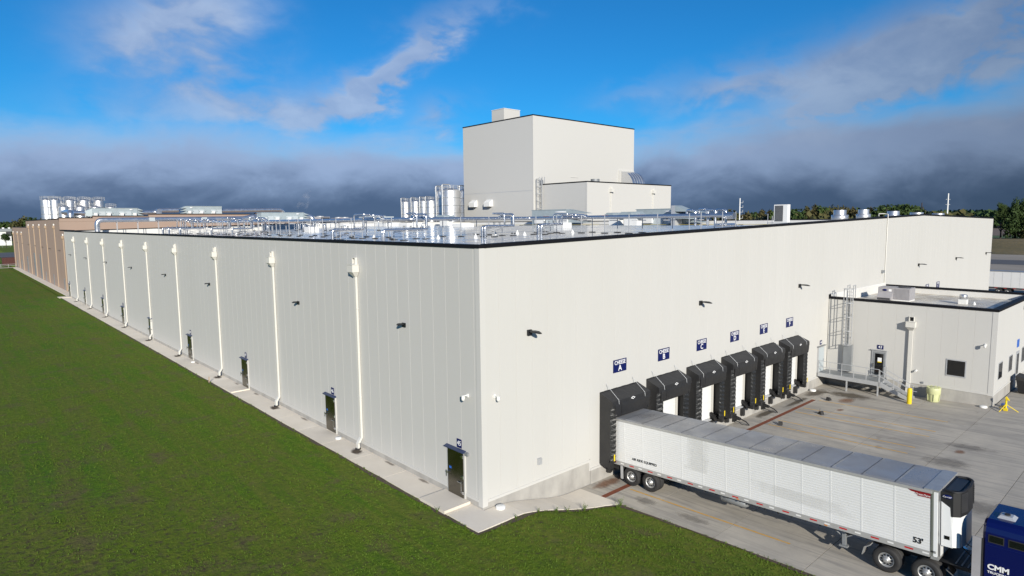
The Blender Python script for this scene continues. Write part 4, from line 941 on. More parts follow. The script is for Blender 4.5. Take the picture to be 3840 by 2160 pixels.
# ------------------------------------------------------------------ tan building beyond
TB = thing('tan_building', 'long tan older factory building with stepped roof beyond the white wall', 'building')
XT = 1.2
for y0, y1, z1 in ((125.7, 141.0, 12.55), (141.0, 207.0, 14.95), (207.0, 252.0, 13.1)):
    b = MB(); b.box(XT, 80 if z1 < 13 else 46, y0+.01, y1-.01, -.5, z1); b.build('wall', 'tan', TB)
    b = MB(); b.box(XT-.06, XT+.5, y0-.02, y1-.02, z1, z1+.2); b.build('coping', 'coping', TB)
b = MB(); b.box(XT+.5, 45.9, 207.2, 251.8, 13.1, 13.25); b.build('roof', 'membrane_dry', TB)
for x0, x1, z1 in ((XT, 7.2, 15.15), (7.2, 18.0, 15.5), (18.0, 42.0, 15.9), (42.0, 46.0, 16.1)):
    b = MB(); b.box(x0, x1, 140.95, 141.4, 14.5, z1); b.build('wall', 'tan', TB); b = MB(); b.box(x0-.03, x1+.03, 140.88, 141.45, z1, z1+.2); b.build('coping', 'coping', TB)
def tan_spout(y, zt):
    b = MB(); b.box(XT-.17, XT-.0, y-.14, y+.14, .1, zt-.8); o = b.build('downspout', 'tan_spout', TB)
    b = MB(); b.box(XT-.38, XT-.0, y-.32, y+.32, zt-.8, zt-.3); b.hexa([(XT-.18, y-.14, zt-1.1), (XT, y-.14, zt-1.1), (XT, y+.14, zt-1.1), (XT-.18, y+.14, zt-1.1)], [(XT-.38, y-.32, zt-.8), (XT, y-.32, zt-.8), (XT, y+.32, zt-.8), (XT-.38, y+.32, zt-.8)]); b.build('conductor_head', 'tan_spout', o)
    b = MB(); b.box(XT-.2, XT, y-.2, y+.2, zt-.25, zt+.1); b.build('scupper', 'white', o)
tan_spout(136.8, 11.8)
for y in (149, 163, 175.5, 188, 200): tan_spout(y, 13.9)
for y in (221, 233.5, 248): tan_spout(y, 11.7)
for i, y in enumerate((143, 158.5, 172, 187, 203, 219.5, 236)):
    lamp(XT, y, 8.3, R(-90), f'small black lamp on the tan wall, {ORD[i]} from the white building', 'lamps on the tan wall')
for y, h, w in ((131.5, 2.5, 1.1), (140, 2.5, 1.1), (156, 2.5, 1.1), (178.5, 6.3, 3.0), (192, 6.3, 3.0), (210, 4.8, 2.6), (170, 2.4, 1.1), (228, 3.0, 2.4), (242, 2.4, 1.4)):
    b = MB(); b.box(XT-.05, XT, y-w/2, y+w/2, .1, h); b.build('door', 'galv_dull', TB)

# ------------------------------------------------------------------ rooftop pipework
def post(parent, x, y, zt, off=0.0):
    z = roof_z(x); b = MB(); b.box(x-.035, x+.035, y-.035, y+.035, z+.08, zt); b.build('support_post', 'galv', parent)
    b = MB(); b.box(x-.14, x+.14, y-.42, y+.42, z+.01, z+.10); b.build('post_foot', 'rubber', parent)
PH = 13.95
HD = thing('pipe_header', 'long silver jacketed pipe pair on posts zigzagging across the white roof', 'pipework', (20.7, 37.3, 11.8)); HD.location = (0, 0, 0)
for off, r, dz in ((-.42, .21, .05), (.22, .16, 0.0), (.62, .10, .02), (.9, .08, -.03)):
    b = MB(); z = PH+dz
    b.tube([(20.7+off, 118, z), (20.7+off, 37.3+off, z), (39.0+off, 37.3+off, z), (39.0+off, 9.5, z+.05)], r, 12, bend=.8); b.build('pipe', 'jacket', HD)
for k in range(24):     # red pipe labels
    y = 112-3.3*k if k < 22 else 0
    if y < 39: break
    if k % 2: continue
    b = MB(); b.box(20.7-.42-.07, 20.7-.42+.08, y, y+.6, PH+.262, PH+.272); b.build('pipe_label', 'red', HD)
for y in (33.5, 29.0, 24.0, 19.0, 14.0):
    b = MB(); b.box(39-.42-.10, 39-.42+.08, y, y+.9, PH+.262, PH+.274); b.build('pipe_label', 'red', HD)
for y in (39.3, 43.0, 48.6, 52.6, 56.4, 60.0, 64.0, 67.1, 70.3, 74.5, 79, 83.5, 88, 93, 98, 104, 110): post(HD, 19.5, y, 14.25)
for y in (44.0, 49.2, 53.1, 56.5, 60.3, 63.9, 68.6, 72.5, 77, 82, 88, 94, 101, 109): post(HD, 21.9, y, 13.9)
for x, y in ((26.6, 35.9), (31.0, 36.1), (31.1, 38.6), (35.0, 36.0), (26.0, 38.6)): post(HD, x, y, 14.25)
for y in (35.0, 31.4, 27.4, 23.9, 20.5, 16.8, 13.0): post(HD, 37.8, y, 14.3)
for y in (35.6, 27.7, 23.9, 20.4, 16.5): post(HD, 40.1, y, 13.9)
for y in [39+4.0*k for k in range(20)]:
    b = MB(); b.box(19.4, 22.0, y-.04, y+.04, PH-.36, PH-.28); b.build('cross_beam', 'galv', HD)
for y in [12+4.0*k for k in range(6)]:
    b = MB(); b.box(37.7, 40.2, y-.04, y+.04, PH-.36, PH-.28); b.build('cross_beam', 'galv', HD)

def cone_boot(parent, x, y):
    b = MB(); z = roof_z(x); b.lathe([(.24, 0), (.2, .12), (.05, .42), (.001, .44)], (x, y, z), 12); b.build('pipe_boot', 'white', parent)
def branch(xl, y, xr, hx, label, loop=14.5, zl=12.85, dn=-1):
    """riser legs at xl, a low pipe run in +X to a valve frame, risers up and over into the header at hx"""
    t = thing('pipe_branch', label, 'pipework', group='pipe branches on the white roof')
    for i, (dy, r) in enumerate(((0, .14), (.75, .09), (1.2, .07))):
        x0 = xl+.25*i; z = zl+.1*(2-i)*.3
        b = MB(); b.tube([(x0, y+dy, roof_z(x0)+.02), (x0, y+dy, z), (xr, y+dy, z)], r, 10, bend=.35); b.build('pipe', 'jacket', t)
    for i, (dx, r, dz) in enumerate(((0, .13, 0), (-.9, .09, .12), (.6, .08, -.25))):
        b = MB(); b.tube([(xr+dx, y+.1+.5*i, zl), (xr+dx, y+.1+.5*i, loop+dz), (xr+dx, y+.1+.5*i+2.2*dn, loop+dz), (hx+.1*i, y+.1+.5*i+2.2*dn, loop+dz-.1), (hx+.1*i, y+.1+.5*i+2.2*dn, PH)], r, 10, bend=.35); b.build('riser', 'jacket', t)
    fx0, fx1, fy0, fy1 = xr-3.2, xr-.4, y-.3, y+1.6
    b = MB(); zt = zl-.2
    for fx in (fx0, fx1):
        for fy in (fy0, fy1): b.box(fx-.03, fx+.03, fy-.03, fy+.03, roof_z(fx)+.06, zt)
    for fy in (fy0, fy1):
        b.box(fx0, fx1, fy-.03, fy+.03, zt, zt+.06); b.tube([(fx0, fy, roof_z(fx0)+.1), (fx1, fy, zt)], .02, 5); b.tube([(fx1, fy, roof_z(fx1)+.1), (fx0, fy, zt)], .02, 5)
    for fx in (fx0, fx1): b.box(fx-.031, fx+.031, fy0, fy1, zt-.001, zt+.061)
    b.build('support_frame', 'galv', t)
    b = MB()
    for fx in (fx0, fx1): b.box(fx-.35, fx+.35, fy0-.2, fy0+.2, roof_z(fx)+.005, roof_z(fx)+.07); b.box(fx-.35, fx+.35, fy1-.2, fy1+.2, roof_z(fx)+.005, roof_z(fx)+.07)
    b.build('frame_foot', 'rubber', t)
    for k in range(3):
        vx = fx0+.5+.8*k; b = MB(); b.cyl((vx, y+.3, zl-.05), (vx, y+.3, zl+.42), .09, n=8); b.lathe([(.16, .42), (.16, .46)], (vx, y+.3, zl), 10); b.build('valve', 'galv_dull', t)
    cone_boot(t, xr+.8, y-.9)
branch(15.2, 45.0, 19.2, 20.6, 'silver pipe branch with tall risers left of the middle of the roof')
branch(15.9, 35.0, 21.3, 20.9, 'silver pipe branch and valve frame nearest the roof corner', dn=1)
branch(26.3, 31.2, 30.6, 31.0, 'silver valve frame with riser loops just right of the roof corner', loop=14.45, zl=13.1, dn=1)
branch(33.4, 29.6, 36.9, 38.9, 'silver valve frame under the pipe header below the tower ladder', loop=14.3, zl=13.2)
for i, y in enumerate((80.4, 90.6)):
    branch(16.0, y, 19.0, 20.6, ('silver pipe branch with double goosenecks in the middle of the roof', 'silver pipe branch with goosenecks behind the third downspout')[i])
for i, (y, dx) in enumerate(((104.5, -.4), (112.0, -.4), (118.0, 0))):
    branch(15.2+dx, y, 19.0, 20.6, ('silver pipe branch in the far crowd of pipes, nearest of three', 'silver pipe branch in the far crowd of pipes, middle of three', 'silver pipe branch in the far crowd of pipes, farthest')[i], loop=14.4)
# header end: tall valve group by the dock edge
t = thing('header_end', 'silver pipe ends and vertical valves at the right end of the header', 'pipework')
b = MB(); b.cyl((38.6, 9.6, 14.0), (38.6, 8.6, 14.0), .34, n=14); b.build('end_cap', 'jacket', t)
for dx, dy, zt in ((0, 10.6, 14.6), (.3, 11.6, 14.7), (0, 12.8, 14.6), (.4, 9.7, 14.6)):
    b = MB(); b.tube([(38.6+dx, dy, 13.0), (38.6+dx, dy, zt), (38.9+dx, dy+1.2, zt), (38.9+dx, dy+1.2, 14.0)], .13, 9, bend=.3); b.build('riser', 'jacket', t)
b = MB(); b.tube([(37.6, 10, 13.1), (41.5, 10, 13.1), (41.5, 10, 12.3)], .16, 9, bend=.3); b.build('pipe', 'jacket', t)
for x, y in ((37.5, 9.2), (37.5, 11.5), (40, 9.2), (40, 11.5)): post(t, x, y, 14.4)

# small goosenecks and stub pipes scattered over the middle of the roof
rnd_ = random.Random(21)
for i in range(26):
    x, y = rnd_.uniform(24, 52), rnd_.uniform(58, 118); z = roof_z(x); h = rnd_.uniform(.9, 1.7)
    t = thing('gooseneck_pipe', 'small silver gooseneck pipe among the scatter on the far roof', 'roof pipe', (x, y, z), rnd_.choice((0, R(90), R(-90))), 'goosenecks on the far roof')
    b = MB(); b.tube([(0, 0, 0), (0, 0, h), (.9, 0, h), (.9, 0, h*.35)], .07, 7, bend=.25); b.build('pipe', 'jacket', t)
    b = MB(); b.box(-.25, .25, -.25, .25, 0, .12); b.build('foot', 'rubber', t)
# long single supports of fine pipe in the background of the roof, white curbs, boots
for i, (x, y, w, h) in enumerate(((31.9, 86.6, 1.9, 1.5), (49, 106.4, 2.4, 1.5), (64.5, 117, 2.6, 1.4), (62, 110, 3.4, 1.4), (56.5, 48.0, 2.0, 1.2), (58, 76, 3.0, 1.0), (60, 98, 3.5, 1.1))):
    b = MB(); z = roof_z(x); b.box(x-w/2, x+w/2, y-w/2, y+w/2, z-.02, z+h*.62)
    tag(b.build('roof_curb', 'white'), ('white square roof curb standing alone behind the pipe posts at left centre', 'white roof curb behind the pipe header, left of the silos', 'white roof curb before the far parapet below the small silos', 'white roof curb before the far parapet left of the tower', 'white roof curb at the right part of the roof below the side block', 'low white roof curb below the tower wall vents', 'low white roof curb below the tall silos')[i], 'roof curb', 'white roof curbs')
for i, (x, y) in enumerate(((33.5, 33.8), (29.5, 33.2), (24.0, 30.0))):
    b = MB(); b.lathe([(.24, 0), (.2, .12), (.06, .5), (.001, .52)], (x, y, roof_z(x)), 12); tag(b.build('pipe_boot', 'white'), ('white cone boot on the roof, right of the valve frames', 'white cone boot on the roof between the two valve frames', 'white cone boot on the bare roof nearest the corner')[i], 'roof boot')
# gas pipe on blocks along the east side
t = thing('gas_line', 'long low yellow pipe on black blocks along the far roof edge', 'pipework')
b = MB(); b.tube([(93.0, 20, roof_z(93)+.3), (93.0, 122, roof_z(93)+.3)], .045, 8); b.build('pipe', 'gas_yellow', t)
for k in range(14):
    b = MB(); b.box(92.6, 93.4, 22+7.5*k-.25, 22+7.5*k+.25, roof_z(93), roof_z(93)+.22); b.build('pipe_block', 'rubber', t)

# ducts and air handlers
t = thing('round_duct', 'long round silver duct on legs before the tan wall', 'duct')
b = MB(); b.tube([(4.9, 122, roof_z(4)+.05), (4.9, 122, 14.62), (32.5, 122, 14.8)], .46, 18, bend=1.0); b.build('duct', 'duct', t)
b = MB(); b.cyl((32.4, 122, 14.8), (34.6, 122, 15.0), .46, .72, n=18, cap=False); b.cyl((34.6, 122, 15.0), (36.6, 122, 15.0), .72, n=18); b.build('duct_reducer', 'duct', t)
for x in (8.2, 11.8, 15.5, 19.6, 23.4, 27.5, 31.5):
    for dy in (-.3, .35):
        b = MB(); b.box(x-.04, x+.04, 122+dy-.04, 122+dy+.04, roof_z(x), 14.35); b.build('support_post', 'galv', t)
for x in (14.3, 24.2, 33.9):
    b = MB(); b.box(x-.5, x+.5, 121.3, 121.56, 14.35, 15.05); b.build('access_box', 'ahu_light', t)
def ahu(x0, x1, y, z0, z1, label, hood='r'):
    t = thing('air_handler', label, 'air handler', (x0, y, z0), group='large air handlers on the roofs'); L = x1-x0; Hh = z1-z0; d = 2.6
    b = MB(); b.box(0, L, 0, d, 0, Hh); b.build('casing', 'ahu', t)
    n = max(3, int(L/1.3))
    for k in range(n):
        b = MB(); b.box(.06+k*L/n, (k+1)*L/n-.06, -.05, -.002, .12, Hh*.62); o = b.build('access_door', 'ahu_light' if k % 3 else 'ahu', t)
        b = MB(); b.box(.15+k*L/n, .22+k*L/n, -.10, -.051, Hh*.35, Hh*.45); b.build('handle', 'rtu_dark', o)
    for k in range(0, n, 2):
        b = MB(); b.box(.3+k*L/n, .3+k*L/n+.7, -.55, -.06, .1+Hh*.1, Hh*.45); b.build('control_box', 'white', t)
    b = MB(); b.box(-.05, L+.05, -.08, d+.05, Hh, Hh+.08); b.build('roof_cap', 'ahu', t)
    xe, s = (L, 1) if hood == 'r' else (0, -1)
    for k in range(3):
        zz = Hh*(.18+.29*k); b = MB(); b.prism([(xe, zz+Hh*.27), (xe+s*1.3, zz), (xe+s*1.3, zz-.04), (xe, zz)], 'y', .1, d-.1); b.build('rain_hood', 'ahu', t)
    b = MB(); b.lathe([(.001, -.03), (.4, -.03), (.4, 0)], n=20, axis='y'); o = b.build('maker_badge', 'sign_white', t); o.location = (L*.86 if hood == 'r' else L*.14, -.01, Hh*.85); o.scale = (1, 1, .35)
    return t
ahu(34.6, 44.2, 117.2, 14.05, 15.95, 'pale grey air handler in line with the long round duct', 'r')
ahu(10.2, 19.9, 160, 15.6, 17.7, 'pale grey air handler on the tan roof nearest the tall silos', 'r')
ahu(31.3, 40.2, 160, 16.1, 18.3, 'pale grey air handler on the tan roof farther from the silos', 'l')
for x0, x1, y, z0 in ((34.8, 44, 117.4, 12.0), (10.4, 19.7, 160.2, 14.9), (31.5, 40, 160.2, 14.9)):
    t = thing('steel_stand', f'galvanised stand carrying the air handler at {"the white roof" if y < 130 else ("the tan roof, left" if x0 < 20 else "the tan roof, right")}', 'stand')
    b = MB()
    for k in range(4):
        for dy in (0.1, 2.1): xx = x0+(x1-x0)*k/3; b.box(xx-.06, xx+.06, y+dy-.06, y+dy+.06, z0, {12.0: 14.05, 14.9: 15.6}.get(z0) if x0 != 31.5 else 16.1)
    b.build('stand_leg', 'galv', t)
t = thing('supply_duct', 'round silver duct bending down at the tan roof corner', 'duct')
b = MB(); b.tube([(8.9, 161.2, 16.5), (4.6, 161.2, 16.7), (4.6, 150.5, 16.5), (4.6, 150.5, 15.0)], .62, 16, bend=1.2); b.build('duct', 'duct', t)
b = MB(); b.hexa([(8.8, 160.7, 15.9), (8.8, 161.8, 15.9), (8.8, 161.8, 17.0), (8.8, 160.7, 17.0)], [(10.2, 160.0, 15.65), (10.2, 162.6, 15.65), (10.2, 162.6, 17.6), (10.2, 160.0, 17.6)]); b.build('duct_transition', 'ahu', t)
t = thing('return_duct', 'round silver duct between the two air handlers on the tan roof', 'duct')
b = MB(); b.tube([(20.4, 161.2, 16.7), (23.8, 161.2, 16.7), (25.0, 161.2, 17.2), (29.6, 161.2, 17.3)], .60, 16, bend=.8); b.build('duct', 'duct', t)
b = MB(); b.cyl((24.6, 159.4, 16.8), (24.6, 161.2, 16.8), .72, n=18); b.build('duct_end', 'duct', t)
t = thing('supply_duct', 'long round silver duct leading right from the right air handler on the tan roof', 'duct')
b = MB(); b.tube([(40.3, 161.2, 17.2), (56, 161.2, 17.5), (57.6, 161.2, 17.4), (57.6, 161.2, 15.4)], .58, 16, bend=1.0); b.build('duct', 'duct', t)
b = MB(); b.box(46.0, 60, 155, 170, 0, 15.4); b.build('duct_base', 'tan', t)
t = thing('elbow_duct', 'fat silver duct elbow at the right end of the air handler', 'duct')
b = MB(); b.tube([(44.3, 118.4, 15.3), (46.3, 118.4, 15.3), (46.9, 118.0, 14.2), (46.9, 118, 13.0)], .55, 16, bend=.9); b.build('duct', 'duct', t)
# grey rooftop units beyond the far end of the white roof, on the low tan roof (z 12.55)
def rtu(x, y, z, L, D, Hh, label, dark=True, m='rtu'):
    t = thing('rooftop_unit', label, 'rooftop unit', (x, y, z), group='grey rooftop units beyond the pipes')
    b = MB(); b.box(0, L, 0, D, .3, Hh); b.build('casing', m, t); b = MB(); b.box(.1, L-.1, .1, D-.1, 0, .3); b.build('curb', 'white', t)
    if dark:
        b = MB(); b.box(L*.62, L-.08, -.03, -.001, .45, Hh-.15); b.build('coil_guard', 'rtu_dark', t)
        b = MB(); b.box(-.03, -.001, .1, D-.1, .45, Hh-.15); b.build('coil_guard', 'rtu_dark', t)
    for k in range(2):
        b = MB(); b.cyl((L*(.3+.4*k), D/2, Hh), (L*(.3+.4*k), D/2, Hh+.2), D*.32, n=18); b.build('fan_guard', 'galv', t)
    return t
rtu(51.0, 131, 12.55, 6.4, 3, 2.6, 'brown grey condenser unit right of the steam, behind the pipe header')
rtu(59.2, 131, 12.55, 4.6, 3, 2.3, 'second brown grey condenser unit behind the pipe header, with twin fans')
rtu(66.5, 129.5, 12.55, 9.0, 3, 2.6, 'long pale unit behind the pipe header left of the small silos', False, 'ahu_light')
def louver_unit(x, y, w, label):
    t = thing('louver_hood', label, 'roof hood', (x, y, roof_z(x)), group='ribbed roof hoods')
    b = MB(); b.box(-.8, .8, -w*.3, w*.3, 0, 1.7); b.build('curb', 'white', t)
    b = MB(); b.prism([(-w/2, 1.7), (w/2, 1.7), (w/2, 2.5), (w/2-.6, 2.9), (-w/2+1.2, 2.9), (-w/2, 2.2)], 'x', -1.1, 1.1); b.build('hood', 'ahu', t)
    for k in range(7):
        yy = -w/2+.3+k*.32; b = MB(); b.box(-1.16, -1.1, yy, yy+.16, 1.8, 2.7); b.build('louver_blade', 'ahu_light', t)
louver_unit(88, 58.0, 5.4, 'ribbed grey roof hood just left of the right end of the pipe header')
louver_unit(92, 65.5, 4.6, 'ribbed grey roof hood below the side block corner')
louver_unit(84, 117.0, 6.0, 'ribbed grey roof hood at the foot of the tower below the vents')
t = ahu(95.2, 97.6, 80, roof_z(95)+.6, roof_z(95)+3.2, 'tall grey air handler at the foot of the tower ladder', 'r'); t.rotation_euler = (0, 0, R(-90)); t.location = (93.5, 93.5, 12.4); 
for ch in t.children: pass
t.scale = (4.8, 1, 1.45)
t = ahu(95.2, 97.6, 60, 12.4, 15.0, 'long grey air handler in front of the side block at right', 'r'); t.rotation_euler = (0, 0, R(-90)); t.location = (94.5, 62.0, 12.4); t.scale = (4.4, 1, 1.3)
t = thing('intake_hood', 'grey boxy intake hood standing at the right of the side block', 'roof hood', (93, 49, 12.4))
b = MB(); b.box(-1.2, 1.2, 1.5, 2.4, 0, 4.0); b.build('frame', 'galv', t)
for z in (1.4, 2.8): b = MB(); b.prism([(1.5, z+1.2), (1.5, z), (-1.6, z-.1), (-1.6, z+.05)], 'x', -1.2, 1.2); b.build('rain_hood', 'ahu', t)

# split condenser near the dock edge, antenna mast, big exhaust fans
t = thing('split_condenser', 'white upright condenser unit on a stand near the dock roof edge', 'air conditioner', (62.5, 15.4, roof_z(62.5)))
b = MB(); b.box(-.05, .05, -1.1, 1.6, .35, .45); b.box(.9, 1.0, -1.1, 1.6, .35, .45); b.box(-.05, .0, 1.5, 1.56, 0, 1.6); b.box(-.05, .0, .9, .96, 0, 1.3); b.build('stand', 'galv', t)
b = MB(); b.box(0, .8, -1.0, .75, .45, 2.75); b.build('casing', 'white', t)
b = MB(); b.box(-.03, -.001, -.45, .62, .6, 2.62); gl = b.build('coil_guard', 'rtu_dark', t)
for k in range(10):
    b = MB(); b.box(-.045, -.031, -.45+.11*k, -.42+.11*k, .6, 2.62); b.build('guard_wire', 'galv_dull', gl)
t = thing('antenna_mast', 'thin pale antenna mast with side arms at the far roof edge', 'antenna', (98.4, 40.2, 13.4))
b = MB(); b.cyl((0, 0, 0), (0, 0, 4.2), .10, n=10); b.build('mast', 'white', t)
for z in (.3, 1.5, 2.4, 3.3): b = MB(); b.tube([(0, 0, z), (.25, -.5, z), (.25, -.5, z+.4)], .03, 6); b.build('antenna_arm', 'white', t)
def fan(x, y, r, label):
    t = thing('roof_exhaust_fan', label, 'roof fan', (x, y, roof_z(x)), group='big round exhaust fans behind the dock wall')
    b = MB(); b.box(-r, r, -r, r, 0, .7); b.build('curb', 'white', t)
    b = MB(); b.lathe([(r*1.18, .72), (r*1.32, .8), (r*1.32, 1.38), (r*1.22, 1.40), (r*1.02, 1.40)], n=28); b.build('wind_band', 'stainless', t)
    b = MB(); b.lathe([(r*1.0, .7), (r*1.0, 1.92), (r*.96, 1.96), (r*.9, 1.96), (r*.9, 1.7), (.001, 1.7)], n=28); b.build('fan_stack', 'stainless', t)
for i, (x, y, r) in enumerate(((59.3, 6.8, .68), (67.2, 7.0, .62), (78.0, 7.0, .74), (88.0, 7.0, .86), (96.3, 6.4, .82))):
    fan(x, y, r, ('large silver exhaust fan, nearest of the five behind the dock roof edge', 'second silver exhaust fan from the white condenser', 'third silver exhaust fan, right beside the conduit gooseneck', 'fourth silver exhaust fan, just left of the roof peak', 'fifth silver exhaust fan, mostly hidden right of the roof peak')[i])

# ------------------------------------------------------------------ silos
def silo(x, y, d, h, label, grp, rings=5, rail=True, fill=True):
    t = thing('silo', label, 'silo', (x, y, 0), group=grp); r = d/2
    b = MB(); b.lathe([(r, 0), (r, h-.5), (r*.98, h-.35), (r*.55, h+.25), (.001, h+.35)], n=28); b.build('tank', 'stainless', t)
    for k in range(rings):
        z = h*(.40+.58*k/rings); b = MB(); b.lathe([(r+.001, z), (r+.05, z+.04), (r+.05, z+.14), (r+.001, z+.18)], n=28); b.build('ring_seam', 'galv_dull', t)
    if rail:
        b = MB()
        for zz in (h+.55, h+1.1): b.tube([(r*.98*math.cos(a), r*.98*math.sin(a), zz) for a in [2*math.pi*k/14 for k in range(15)]], .045, 5)
        for k in range(10): a = 2*math.pi*k/10; b.cyl((r*.98*math.cos(a), r*.98*math.sin(a), h-.4), (r*.98*math.cos(a), r*.98*math.sin(a), h+1.1), .045, n=5)
        b.build('top_railing', 'galv', t)
    if not fill: return t
    b = MB(); b.tube([(-r-.3, -.3, 8), (-r-.3, -.3, h+1.4), (0, 0, h+1.4), (0, 0, h+.2)], .16, 8, bend=.5); b.build('fill_pipe', 'stainless', t)
    return t
kf = (290+22.57)/(215+22.57)
def sx_(x): return -18.38+(x+18.38)*kf
def sz_(z): return 13.76+(z-13.76)*kf
for i, (x, dy) in enumerate(((7.4, 0), (9.32, -2), (13.2, 0), (16.93, 0), (20.89, 0))):
    silo(sx_(x), 290+dy, 4.2, sz_(21.5), ('tall stainless silo at the left end of the left group', 'tall stainless silo, second from left in the left group', 'tall stainless silo, third from left in the left group', 'tall stainless silo, fourth from left in the left group', 'tall stainless silo at the right end of the left group')[i], 'tall silos of the left group', fill=False)
for i, x in enumerate((11.2, 15.0, 19.0)):
    silo(sx_(x), 297, 3.2, sz_(21.4), f'tall stainless silo in the back row of the left group, {ORD[i]} from left', 'back row silos of the left group', fill=False)
for i, x in enumerate((11.0, 15.1, 19.0, 23.1)):
    silo(sx_(x), 283.5, 3.9, sz_(19.3), f'shorter stainless silo in front of the tall left group, {ORD[i]} from left', 'shorter silos of the left group', fill=False)
for i, (y) in enumerate((208.2, 199.4, 190.6+.6, 189.3-5)):
    y = (208.0, 200.6, 194.4, 189.5)[i]
    silo(130, y, (4.4, 4.3, 4.3, 5.4)[i], 22.2, f'short stainless silo left of the tower, {ORD[i]} from left', 'short silos left of the tower')
for i, (x, y, d, h) in enumerate(((101.1, 142.3, 4.3, 23.3), (98.4, 134.2, 5.9, 23.3), (108.3, 139.4, 4.8, 23.5))):
    silo(x, y, d, h, ('tall stainless silo, leftmost of three beside the tower', 'widest tall stainless silo in the middle of three beside the tower', 'tall stainless silo half hidden by the tower edge')[i], 'tall silos beside the tower', 6)

# ------------------------------------------------------------------ wheels
def wheel_meshes(r=.52, w=.28):
    ty = MB(); ty.lathe([(r*.57, -w/2+.03), (r*.62, -w/2), (r*.90, -w/2), (r*.985, -w/2+.035), (r, -w/2+.07), (r, -.055), (r-.016, -.05), (r-.016, -.03), (r, -.025), (r, .025), (r-.016, .03), (r-.016, .05), (r, .055), (r, w/2-.07), (r*.985, w/2-.035), (r*.90, w/2), (r*.62, w/2), (r*.57, w/2-.03)], n=36, axis='x')
    rm = MB(); rm.lathe([(r*.57, -w/2+.035), (r*.55, -w/2+.02), (r*.52, -w/2+.03), (r*.50, -w/2+.09), (r*.46, -w/2+.10), (r*.22, -w/2+.06), (r*.20, -w/2-.02), (r*.12, -w/2-.05), (.001, -w/2-.05)], n=30, axis='x')
    rm.mi = 1
    for k in range(10):
        a = 2*math.pi*k/10; rm.cyl((-w/2+.078, r*.36*math.cos(a), r*.36*math.sin(a)), (-w/2+.062, r*.36*math.cos(a), r*.36*math.sin(a)), .038, n=10)
    return ty.mesh('tyre', 'rubber'), rm.mesh('rim', ['alu', 'black'])
TYRE, RIM = wheel_meshes()
def dual(parent, y, z, half):
    for s in (-1, 1):
        for k, xo in enumerate((half-.14, half-.47)):
            t_ = link('wheel', TYRE, parent, (s*xo, y, z), 0 if s < 0 else math.pi)
            link('rim', RIM, t_)
# ------------------------------------------------------------------ refrigerated trailer at dock A
TR = thing('semi_trailer', 'white refrigerated semi trailer backed into the CHEESE A dock', 'trailer', (10.3, -0.28, apron(-.3)+.01))
TR.rotation_euler = (-0.0425, 0, 0)
LT = 16.12; ZB, ZT = 1.02, 3.64; HW = 1.30
b = MB(); b.box(-HW+.02, HW-.02, -LT+.05, -.02, ZB+.05, ZT-.02); b.build('body_core', 'white_gloss', TR)
# quilted side sheets: horizontal press lines between riveted seams
def skin(w):
    m = MB(); n = 21; z0, z1 = ZB+.22, ZT-.10; dz = (z1-z0)/n; vs = []
    for k in range(n):
        a = z0+k*dz
        for z, d in ((a, .0), (a+dz-.030, 0.0), (a+dz-.020, -.008), (a+dz-.008, -.008)): vs += [(d, 0, z), (d, w, z)]
    q = len(vs)//2
    m._a(vs, [(2*i, 2*i+1, 2*i+3, 2*i+2) for i in range(q-1)]); return m.mesh('side_sheet', 'trailer_skin', False)
npan = 13; pw = (LT-.30)/npan; sk = skin(pw-.012)
for k in range(npan):
    link('side_sheet', sk, TR, (-HW, -(k+1)*pw-.02, 0))
    o = link('side_sheet', sk, TR, (HW, -k*pw-.03, 0)); o.rotation_euler = (0, 0, math.pi)
    if k:
        b = MB(); b.box(-HW-.007, -HW+.01, -k*pw-.022-.03, -k*pw-.022+.03, ZB+.2, ZT-.09); b.build('rivet_strip', 'trailer_skin', TR)
for s in (-1, 1):
    b = MB(); b.box(s*HW-.03, s*HW+.03, -LT+.28, -.0, ZB, ZB+.22); b.build('bottom_rail', 'rail_alu', TR)
    b = MB(); b.box(s*HW-.04, s*HW+.03, -LT+.22, -.0, ZT-.11, ZT+.0); b.build('top_rail', 'rail_alu', TR)
    for k in range(26):
        y = -.35-k*.61; b = MB(); b.box(s*HW+s*.0305, s*HW+s*.034, y-(.30 if k % 2 == 0 else .22), y, ZB+.09, ZB+.15)
        b.v = [(p[0], p[1], p[2]) for p in b.v]; b.build('reflective_tape', 'red' if k % 2 == 0 else 'white', TR)
for k in range(13):       # roof sheets over bows
    y0, y1 = -k*pw-.03, -(k+1)*pw+.0
    if k == 12: y1 = -LT+.5
    b = MB(); b._a([(-HW, y0, ZT), (-HW+.08, y0, ZT+.035), (HW-.08, y0, ZT+.035), (HW, y0, ZT), (-HW, y0-.09, ZT+.004), (-HW+.08, y0-.09, ZT+.047), (HW-.08, y0-.09, ZT+.047), (HW, y0-.09, ZT+.004), (-HW, y1, ZT), (-HW+.08, y1, ZT+.03), (HW-.08, y1, ZT+.03), (HW, y1, ZT)],
                     [(0, 1, 5, 4), (1, 2, 6, 5), (2, 3, 7, 6), (4, 5, 9, 8), (5, 6, 10, 9), (6, 7, 11, 10)]); b.build('roof_sheet', 'trailer_roof', TR)
b = MB(); b.box(-HW, HW, -LT+.0, -LT+.495, ZT-.02, ZT+.045); b.build('roof_cap', 'alu', TR)
for s in (-1, 1):       # rounded front corner posts
    pr = [(s*(HW-.27+.27*math.sin(R(a))), -LT+.27-.27*math.cos(R(a))) for a in range(0, 91, 10)]+[(s*(HW-.27), -LT+.27)]
    b = MB(); b.prism(pr, 'z', ZB+.03, ZT-.02, True); b.build('corner_post', 'post_steel', TR)
b = MB(); b.box(-HW+.28, HW-.28, -LT-.002, -LT+.1, ZB, ZT-.02); b.build('front_wall', 'white_gloss', TR)
